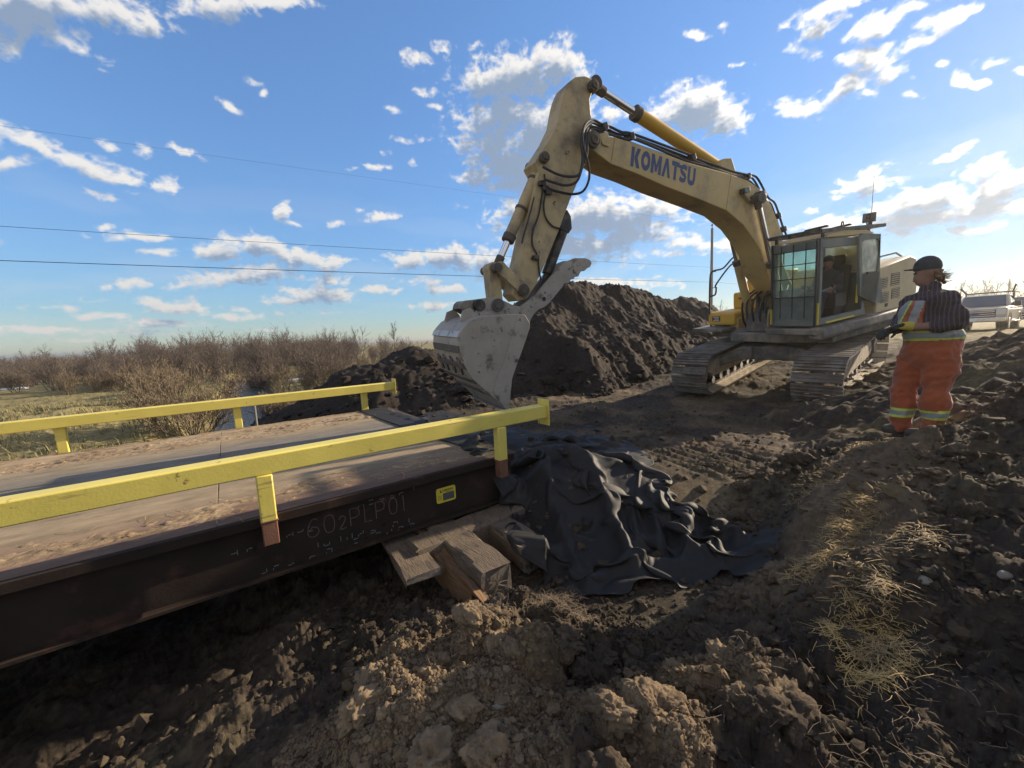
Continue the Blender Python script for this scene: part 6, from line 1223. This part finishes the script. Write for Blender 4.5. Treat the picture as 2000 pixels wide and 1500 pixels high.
    if rack:
        q = MB(); q.bar((-.55, -.85, 2.04), (-.55, .85, 2.04), .06, .06)
        for sy in (-1, 1): q.bar((-.8, sy * .84, 1.3), (-.55, sy * .84, 2.06), .06, .06); q.bar((-.55, sy * .8, 2.02), (.25, sy * .95, 2.34), .06, .06); q.bar((-.55, sy * .84, 2.04), (-2.8, sy * .84, 2.04), .05, .05)
        q.build('ladder_rack', M['black'], t)
    return t
px_ = at_depth(1925, 615, 21.5); pickup((px_[0], px_[1], gz(px_[0], px_[1]) - .02), R_(180 - 1.5), M['truck_beige'], 'dusty pale gold pickup truck with a ladder rack facing the camera behind the worker', True)
px_ = at_depth(2012, 612, 24.5); pickup((px_[0], px_[1], gz(px_[0], px_[1]) - .02), R_(180 - 4), M['truck_blue'], 'dark blue pickup truck partly out of the photo beside the pale gold one', False)

# ================================================================== POLES AND WIRES
M['pole'] = mat('weathered_pole', (.20, .18, .16), .85, .2, 3, stretch=(4, 4, .5)); M['wire'] = mat('black_wire', (.02, .02, .022), .6, .1, 5)
WD = np.array([math.cos(R_(-6.98)), math.sin(R_(-6.98)), 0])
P0 = at_depth(1392, 605, 36); base_z = gz(P0[0], P0[1]) - .3
def pole(x, y, zb, zt_, label, r=.15):
    t = tag(empty('utility_pole', (x, y, zb)), label, 'utility pole', 'utility poles along the road'); H = zt_ - zb
    q = MB(); q.tube([(0, 0, 0), (0, 0, H)], [r, r * .72], 12); q.build('shaft', M['pole'], t)
    q = MB(); q.cyl((0, 0, H), (0, 0, H + .22), .035, 8); q.ball((0, 0, H + .30), .09, 10, (1, 1, .8)); q.cyl((0, 0, H + .24), (0, 0, H + .27), .11, 10); q.build('insulator', M['black'], t)
    for h in (3.85, 5.28): q = MB(); q.bar((0, -.1, H - h), (0, -.42, H - h), .05, .06); q.build('bracket', M['black'], t)
    return t
pt_ = at_depth(1391, 446, 36); pole(pt_[0], pt_[1], base_z, pt_[2], 'tall grey utility pole behind the excavator handrail with an insulator on top')
pf = at_depth(1972, 548, 80); pole(pf[0], pf[1], gz(pf[0], pf[1]) - .3, pf[2], 'distant thin utility pole standing above the parked trucks at the right edge', .17)
for v0, v1, lb, r in [((0, 243), (1391, 437), 'highest thin power line crossing the sky to the pole top', .0035), ((0, 437), (1391, 522), 'middle thin cable crossing the sky above the willows', .009), ((0, 506), (1391, 551), 'lowest thick cable crossing the sky toward the pole', .014)]:
    top_ = at_depth(*v1, 36); pts = []
    for s in np.linspace(-75, 60, 46): sag = .35 * (((s + 75) / 75 - .5) ** 2 * 4 - 1) if s < 0 else .5 * ((s / 60 - .5) ** 2 * 4 - 1); pts.append(Vector(top_ + WD * s) + Vector((0, 0, sag * .6)))
    q = MB(); q.tube(pts, r, 5); tag(q.build('power_line', M['wire']), lb, 'cable', 'overhead cables')

# ================================================================== WILLOWS, TREES, GRASS
def twigs(name, stems, seed, H, spread, r0, rtip, sub=5, sub2=3, lean=.35, m_='twig', trunk=False, buds=0):
    """leafless plant: stems from the base, each with side twigs and finer twigs, as thin three sided tubes in one mesh"""
    rs_ = np.random.RandomState(seed); q = MB(); V = []; Fs = []
    def tube3(P, ra, rb):
        k = len(P); b0 = len(V)
        for i, p in enumerate(P):
            d = P[min(i + 1, k - 1)] - P[max(i - 1, 0)]; d = d / (np.linalg.norm(d) + 1e-9); a = np.cross(d, [.3, .2, .93]); a /= np.linalg.norm(a) + 1e-9; b = np.cross(d, a); r = ra + (rb - ra) * i / (k - 1)
            for t in (0, 2.094, 4.189): V.append(p + (a * math.cos(t) + b * math.sin(t)) * r)
        for i in range(k - 1):
            for j in range(3): Fs.append((b0 + i * 3 + j, b0 + i * 3 + (j + 1) % 3, b0 + i * 3 + 3 + (j + 1) % 3, b0 + i * 3 + 3 + j))
    def branch(p, d, L_, ra, lvl):
        P = [p]; n = 5 if lvl == 0 else 4 if lvl == 1 else 3; dd_ = d.copy()
        for i in range(n): dd_ = dd_ + rs_.randn(3) * (.10 + .05 * lvl) + np.array([0, 0, .06]); dd_ /= np.linalg.norm(dd_); P.append(P[-1] + dd_ * L_ / n)
        tube3(P, ra, max(rtip, ra * .35))
        ns = (sub, sub2, 0)[min(lvl, 2)]
        for _ in range(ns):
            t = rs_.uniform(.25 if lvl == 0 else .15, .98); i = min(n - 1, int(t * n)); pp = P[i] + (P[i + 1] - P[i]) * (t * n - i); dn = P[i + 1] - P[i]; dn /= np.linalg.norm(dn)
            o_ = rs_.randn(3); o_ -= dn * (o_ @ dn); o_ /= np.linalg.norm(o_); ang = rs_.uniform(.35, .85); nd = dn * math.cos(ang) + o_ * math.sin(ang); nd[2] += .15; nd /= np.linalg.norm(nd)
            branch(pp, nd, L_ * rs_.uniform(.30, .55) * (1.15 - .6 * t), max(rtip, ra * .5), lvl + 1)
        if buds and lvl >= 1:
            for _ in range(buds): pp = P[rs_.randint(1, n + 1)]; tube3([pp, pp + np.array([0, 0, .035]) + rs_.randn(3) * .01], .010, .006)
    for k in range(stems):
        a = rs_.uniform(0, 2 * PI); rad = rs_.uniform(0, .25) * spread; ln = rs_.uniform(.1, 1) ** .7 * lean; d = np.array([math.cos(a) * ln, math.sin(a) * ln, 1.]); d /= np.linalg.norm(d)
        branch(np.array([math.cos(a) * rad, math.sin(a) * rad, -.1]), d, H * rs_.uniform(.62, 1.0), r0 * rs_.uniform(.7, 1.1), 0)
    Fa = np.array(Fs); me = np_mesh(name, np.array(V), Fa); me.materials.append(M[m_]); return me
PRO = [twigs('willow_shrub', 26, 1, 3.3, 1.6, .022, .007, 7, 4, .45, 'twig'), twigs('willow_shrub', 22, 2, 3.8, 1.5, .026, .007, 7, 4, .38, 'twig_red'), twigs('willow_shrub', 30, 3, 2.7, 1.8, .02, .007, 7, 4, .6, 'twig'),
       twigs('willow_shrub', 30, 4, 1.7, 1.2, .014, .006, 7, 3, .6, 'twig_tan'), twigs('willow_shrub', 24, 5, 4.2, 1.3, .028, .008, 8, 4, .35, 'twig_red')]
TREE = [twigs('bare_tree', 1, 11, 7.0, .1, .10, .010, 20, 7, .1, 'bark'), twigs('bare_tree', 2, 12, 6.0, .5, .08, .010, 16, 7, .25, 'bark'), twigs('bare_tree', 4, 13, 4.5, .9, .045, .009, 10, 6, .4, 'bark')]
rs = np.random.RandomState(77)
def plant(me, name, x, y, s, label, cat, group, rz=None, sz=1.0, dz=0):
    o = bpy.data.objects.new(name, me); COL.objects.link(o); o.location = (x, y, gz(x, y) + dz); o.scale = (s, s, s * sz); o.rotation_euler = (0, 0, rs.uniform(0, 6.28) if rz is None else rz)
    return tag(o, label, cat, group)
# the big budding willow just beyond the bridge and smaller ones round it
big = twigs('willow_shrub', 46, 21, 2.25, 2.0, .014, .0042, 9, 4, .78, 'twig_tan', buds=2)
p = at_z(372, 838, -1.0); plant(big, 'willow_shrub', p[0], p[1], 1.0, 'big rounded budding willow shrub standing just beyond the far bridge rail', 'shrub', None)
p = at_z(300, 800, -1.0); plant(twigs('willow_shrub', 40, 22, 1.9, 1.8, .014, .0045, 9, 3, .75, 'twig_tan', buds=1), 'willow_shrub', p[0], p[1], 1.0, 'brown budding willow shrub directly left of and behind the big rounded one', 'shrub', None)
p = at_z(552, 828, -1.1); plant(twigs('willow_shrub', 46, 23, 1.35, 1.2, .012, .0045, 8, 3, .5, 'twig_tan', buds=1), 'willow_shrub', p[0], p[1], 1.0, 'low tan willow shrub at the creek beside the dark soil heap', 'shrub', None)
ROW = 'leafless willow shrubs in the far thicket across the creek'
far_l = {0: 'grey brown leafless willow shrub in the thicket across the creek', 1: 'reddish leafless willow shrub in the thicket across the creek', 2: 'wide grey leafless willow shrub in the thicket across the creek', 3: 'short tan willow shrub along the thicket edge across the creek', 4: 'tall reddish leafless willow shrub in the thicket across the creek'}
def spot(u, D, sx=0): d = RC @ _ray(u, 690.); d[2] = 0; f = RC @ np.array([0, 0, -1.]); f[2] = 0; return d[:2] / (d[:2] @ f[:2]) * D / np.linalg.norm(f[:2]) * np.linalg.norm(f[:2])
for k in range(250):
    u = rs.uniform(-120, 800); D_ = rs.uniform(27, 58); kk = rs.choice([0, 0, 1, 1, 2, 4]); x, y = spot(u, D_)
    if 560 < u < 700 and D_ < 44 and rs.rand() < .6: continue
    if u > 700 and rs.rand() < .55: continue
    tall = .80 + .45 * smooth(60, 420, u) * smooth(900, 500, u); s_ = .73 * rs.uniform(.75, 1.08) * tall * (.78 + .36 * (D_ - 27) / 25)
    plant(PRO[kk], 'willow_shrub', x, y, s_, far_l[kk], 'shrub', ROW)
for k in range(60):
    u = rs.uniform(-60, 800); D_ = rs.uniform(20, 29); x, y = spot(u, D_)
    if creek_dist(np.array([x]), np.array([y]))[0] < 1.6 or (u < 260 and D_ < 24): continue
    kk = rs.choice([2, 3, 3, 3]); plant(PRO[kk], 'willow_shrub', x, y, rs.uniform(.6, .95), far_l[kk], 'shrub', ROW)
for u, D_, s_, kk, lb in [(60, 60, .75, 2, 'slender bare tree sticking out above the thicket at the far left'), (88, 62, .72, 1, 'bare tree beside the slender one above the thicket at the far left'), (218, 58, .62, 0, 'lone thin bare tree above the thicket, left of the big budding willow'), (495, 44, .62, 2, 'bare multi-stemmed tree in the middle of the thicket'), (577, 47, .72, 2, 'dark bare tree standing in the gap with the tan field behind'), (622, 47, .75, 2, 'second dark bare tree in the gap with the tan field behind'), (700, 44, .85, 2, 'wide bare tree at the right end of the thicket'), (772, 75, .8, 0, 'thin pale sapling on the field edge left of the bucket')]:
    x, y = spot(u, D_); plant(TREE[kk], 'bare_tree', x, y, s_, lb, 'tree', None)
for u, vb, D_, s_, kk, lb in [(928, 600, 42, .72, 0, 'small bare tree seen just above the bucket coupler'), (1128, 565, 30, .60, 2, 'bare tree rising behind the top of the tall soil heap'), (1150, 565, 31, .50, 1, 'thin bare tree right of the thumb behind the soil heap'), (1243, 570, 32, .62, 1, 'branching bare tree behind the right shoulder of the tall soil heap'), (1272, 580, 33, .48, 2, 'small bare tree at the dip between the two soil heaps'), (1412, 600, 38, .62, 1, 'bare tree behind the excavator handrail beside the utility pole')]:
    q_ = at_depth(u, vb, D_); plant(TREE[kk], 'bare_tree', q_[0], q_[1], s_ * 1.0, lb, 'tree', None, dz=max(0, 0))
for k in range(34):
    u = rs.uniform(1850, 2090); D_ = rs.uniform(70, 120); x, y = spot(u, D_); kk = rs.choice([0, 1, 2]); plant(TREE[kk], 'bare_tree', x, y, rs.uniform(.7, 1.15), ['upright bare tree in the far row behind the trucks', 'forked bare tree in the far row behind the trucks', 'bushy bare tree in the far row behind the trucks'][kk], 'tree', 'bare trees in the far row behind the trucks')
def spruce(u, D_, H, label):
    x, y = spot(u, D_); t = tag(empty('spruce_tree', (x, y, gz(x, y))), label, 'tree', 'spruces far behind the trucks'); q = MB(); q.tube([(0, 0, 0), (0, 0, H)], [.14, .02], 7); q.build('trunk', M['bark'], t)
    q = MB(); r_ = np.random.RandomState(int(u))
    for k in range(420):
        h = r_.uniform(.08, 1) ** .9; L_ = (1 - h) * H * .24 * r_.uniform(.6, 1.1) + .06; a = r_.uniform(0, 2 * PI); z = h * H; e = Vector((math.cos(a) * L_, math.sin(a) * L_, z - L_ * .35)); s_ = Vector((-math.sin(a), math.cos(a), 0)) * L_ * .22; b0 = Vector((0, 0, z)); q._add([b0, (b0 + e) / 2 + s_ + Vector((0, 0, .05)), e, (b0 + e) / 2 - s_ + Vector((0, 0, .05))], [(0, 1, 2), (0, 2, 3)])
    q.build('crown', M['spruce'], t)
spruce(1981, 95, 5.0, 'dark spruce nearest the far pole behind the trucks'); spruce(1992, 100, 4.2, 'smaller dark spruce at the right edge behind the trucks')

# straw on the bank, dry grass on the far bank, roots and twigs in the dirt
def patch_pts(list_, n):
    out = []
    for (u, v, z, ru, rv, wgt) in list_:
        c = at_z(u, v, z)
        for _ in range(int(n * wgt)): a = rs.uniform(0, 2 * PI); r_ = math.sqrt(rs.rand()); out.append((c[0] + ru * r_ * math.cos(a) + .04 * rs.randn(), c[1] + rv * r_ * math.sin(a) + .04 * rs.randn()))
    P = np.array(out); return np.column_stack([P, ground_z(P[:, 0], P[:, 1]) + .015 + .02 * rs.rand(len(P))])
P = patch_pts([(1600, 1090, -.22, .22, .14, .8), (1680, 1200, -.22, .24, .12, 1.6), (1720, 1260, -.2, .2, .10, 1.2), (1660, 1040, -.18, .25, .12, .9), (1780, 1080, -.1, .22, .12, .4), (1600, 950, -.15, .4, .15, .5), (1700, 880, -.05, .5, .2, .5), (1650, 840, -.1, .5, .2, .5)], 620)
Vb, Fb = blades(len(P), P, .02, .10, .0016, .004, 31, .04); tag(link_mesh('straw', np_mesh('straw', Vb, Fb), M['straw']), 'golden dry straw lying in patches on the dark soil bank', 'straw', kind='stuff')
P = patch_pts([(1100, 1190, -.45, .16, .12, 1.0), (1000, 1160, -.62, .5, .2, .6), (1150, 1120, -.64, .4, .15, .8), (1750, 1330, -.15, .5, .3, .5), (1500, 1300, -.4, .7, .3, .25), (900, 1300, -.5, .6, .3, .3)], 300)
Vb, Fb = blades(len(P), P, .03, .11, .001, .0022, 33, .35); M['rootlet'] = mat('pale_rootlets', (.19, .135, .085), .85, .4, 3); tag(link_mesh('rootlets', np_mesh('rootlets', Vb, Fb), M['rootlet']), 'fine pale rootlets and dead stems tangled in the dug soil', 'roots', kind='stuff')
xg, yg = rs.uniform(-16, 14, 60000), rs.uniform(8.5, 36, 60000); cd = creek_dist(xg, yg); k = (cd > .75) & (zone_dirt(xg, yg) < .4) & (rs.rand(60000) < (.25 + .75 * smooth(-.2, .4, perlin(xg * .5, yg * .5, 15))) * smooth(38, 12, np.hypot(xg, yg)) * 1.3)
xg, yg = xg[k], yg[k]; zg = ground_z(xg, yg); n = len(xg); rs2 = np.random.RandomState(6); a = rs2.uniform(0, 2 * PI, n); H = rs2.uniform(.06, .22, n) * (1 + .9 * (cd[k] < 1.5)); w_ = rs2.uniform(.006, .014, n); ln = rs2.uniform(.3, 1.2, n); B0 = np.stack([xg, yg, zg - .01], -1); dx = np.stack([np.cos(a), np.sin(a), 0 * a], -1); sx = np.stack([-np.sin(a), np.cos(a), 0 * a], -1)
T1 = B0 + dx * (H * ln * .4)[:, None] + np.array([0, 0, 1.]) * (H * .7)[:, None]; T2 = B0 + dx * (H * ln)[:, None] + np.array([0, 0, 1.]) * (H * .95)[:, None]
V = np.stack([B0 - sx * w_[:, None], B0 + sx * w_[:, None], T1 - sx * w_[:, None] * .7, T1 + sx * w_[:, None] * .7, T2, T2 + sx * .001], 1).reshape(-1, 3); b0 = (np.arange(n) * 6)[:, None]
M['dry_grass'] = mat('dry_meadow_grass', (.22, .185, .08), .85, .35, .6, col2=(.15, .145, .055), c2scale=.35, c2lo=.48, c2hi=.6)
tag(link_mesh('dry_grass', np_mesh('dry_grass', V, np.concatenate([b0 + np.array([0, 1, 3, 2]), b0 + np.array([2, 3, 5, 4])])), M['dry_grass']), 'dry yellowish grass on the creek banks', 'grass', kind='stuff')
M['snow'] = mat('old_snow', (.72, .75, .8), .7, .08, 5, bump=.01)
for u, v, D_, sx, lb in [(586, 741, 27, 1.0, 'patch of old white snow beside the creek at the thicket'), (12, 752, 30, 1.2, 'patch of old white snow at the left edge under the thicket')]:
    x, y = spot(u, D_); q = MB()
    for k in range(7): q.ball((rs.uniform(-.55, .55) * sx, rs.uniform(-.2, .2), .02), 1, 14, (rs.uniform(.3, .6) * sx, rs.uniform(.2, .35), rs.uniform(.06, .14)))
    o = q.build('snow_patch', M['snow'], loc=(x, y, gz(x, y) + .02)); tag(o, lb, 'snow')
q = MB(); p = at_y(501, 825, 9.0); q.cyl((p[0], 9.0, -1.0), (p[0], 9.02, p[2] + .32), .022, 8); tag(q.build('marker_stake', M['pole']), 'thin grey stake standing beyond the far bridge rail near the creek', 'stake')

# ================================================================== HAZE (thickened to add the milky lens glare on the sun side)
q = MB(); q.box((0, 0, 4.9), (16600, 16600, 16)); hz_m = bpy.data.materials.new('glare_haze'); hz_m.use_nodes = True; N = hz_m.node_tree.nodes; N.remove(N['Principled BSDF'])
pv = N.new('ShaderNodeVolumePrincipled'); pv.inputs['Color'].default_value = (.97, .93, .86, 1); pv.inputs['Density'].default_value = .00065; pv.inputs['Anisotropy'].default_value = .66
hz_m.node_tree.links.new(pv.outputs[0], N['Material Output'].inputs['Volume'])
tag(q.build('haze', hz_m), kind='stuff')
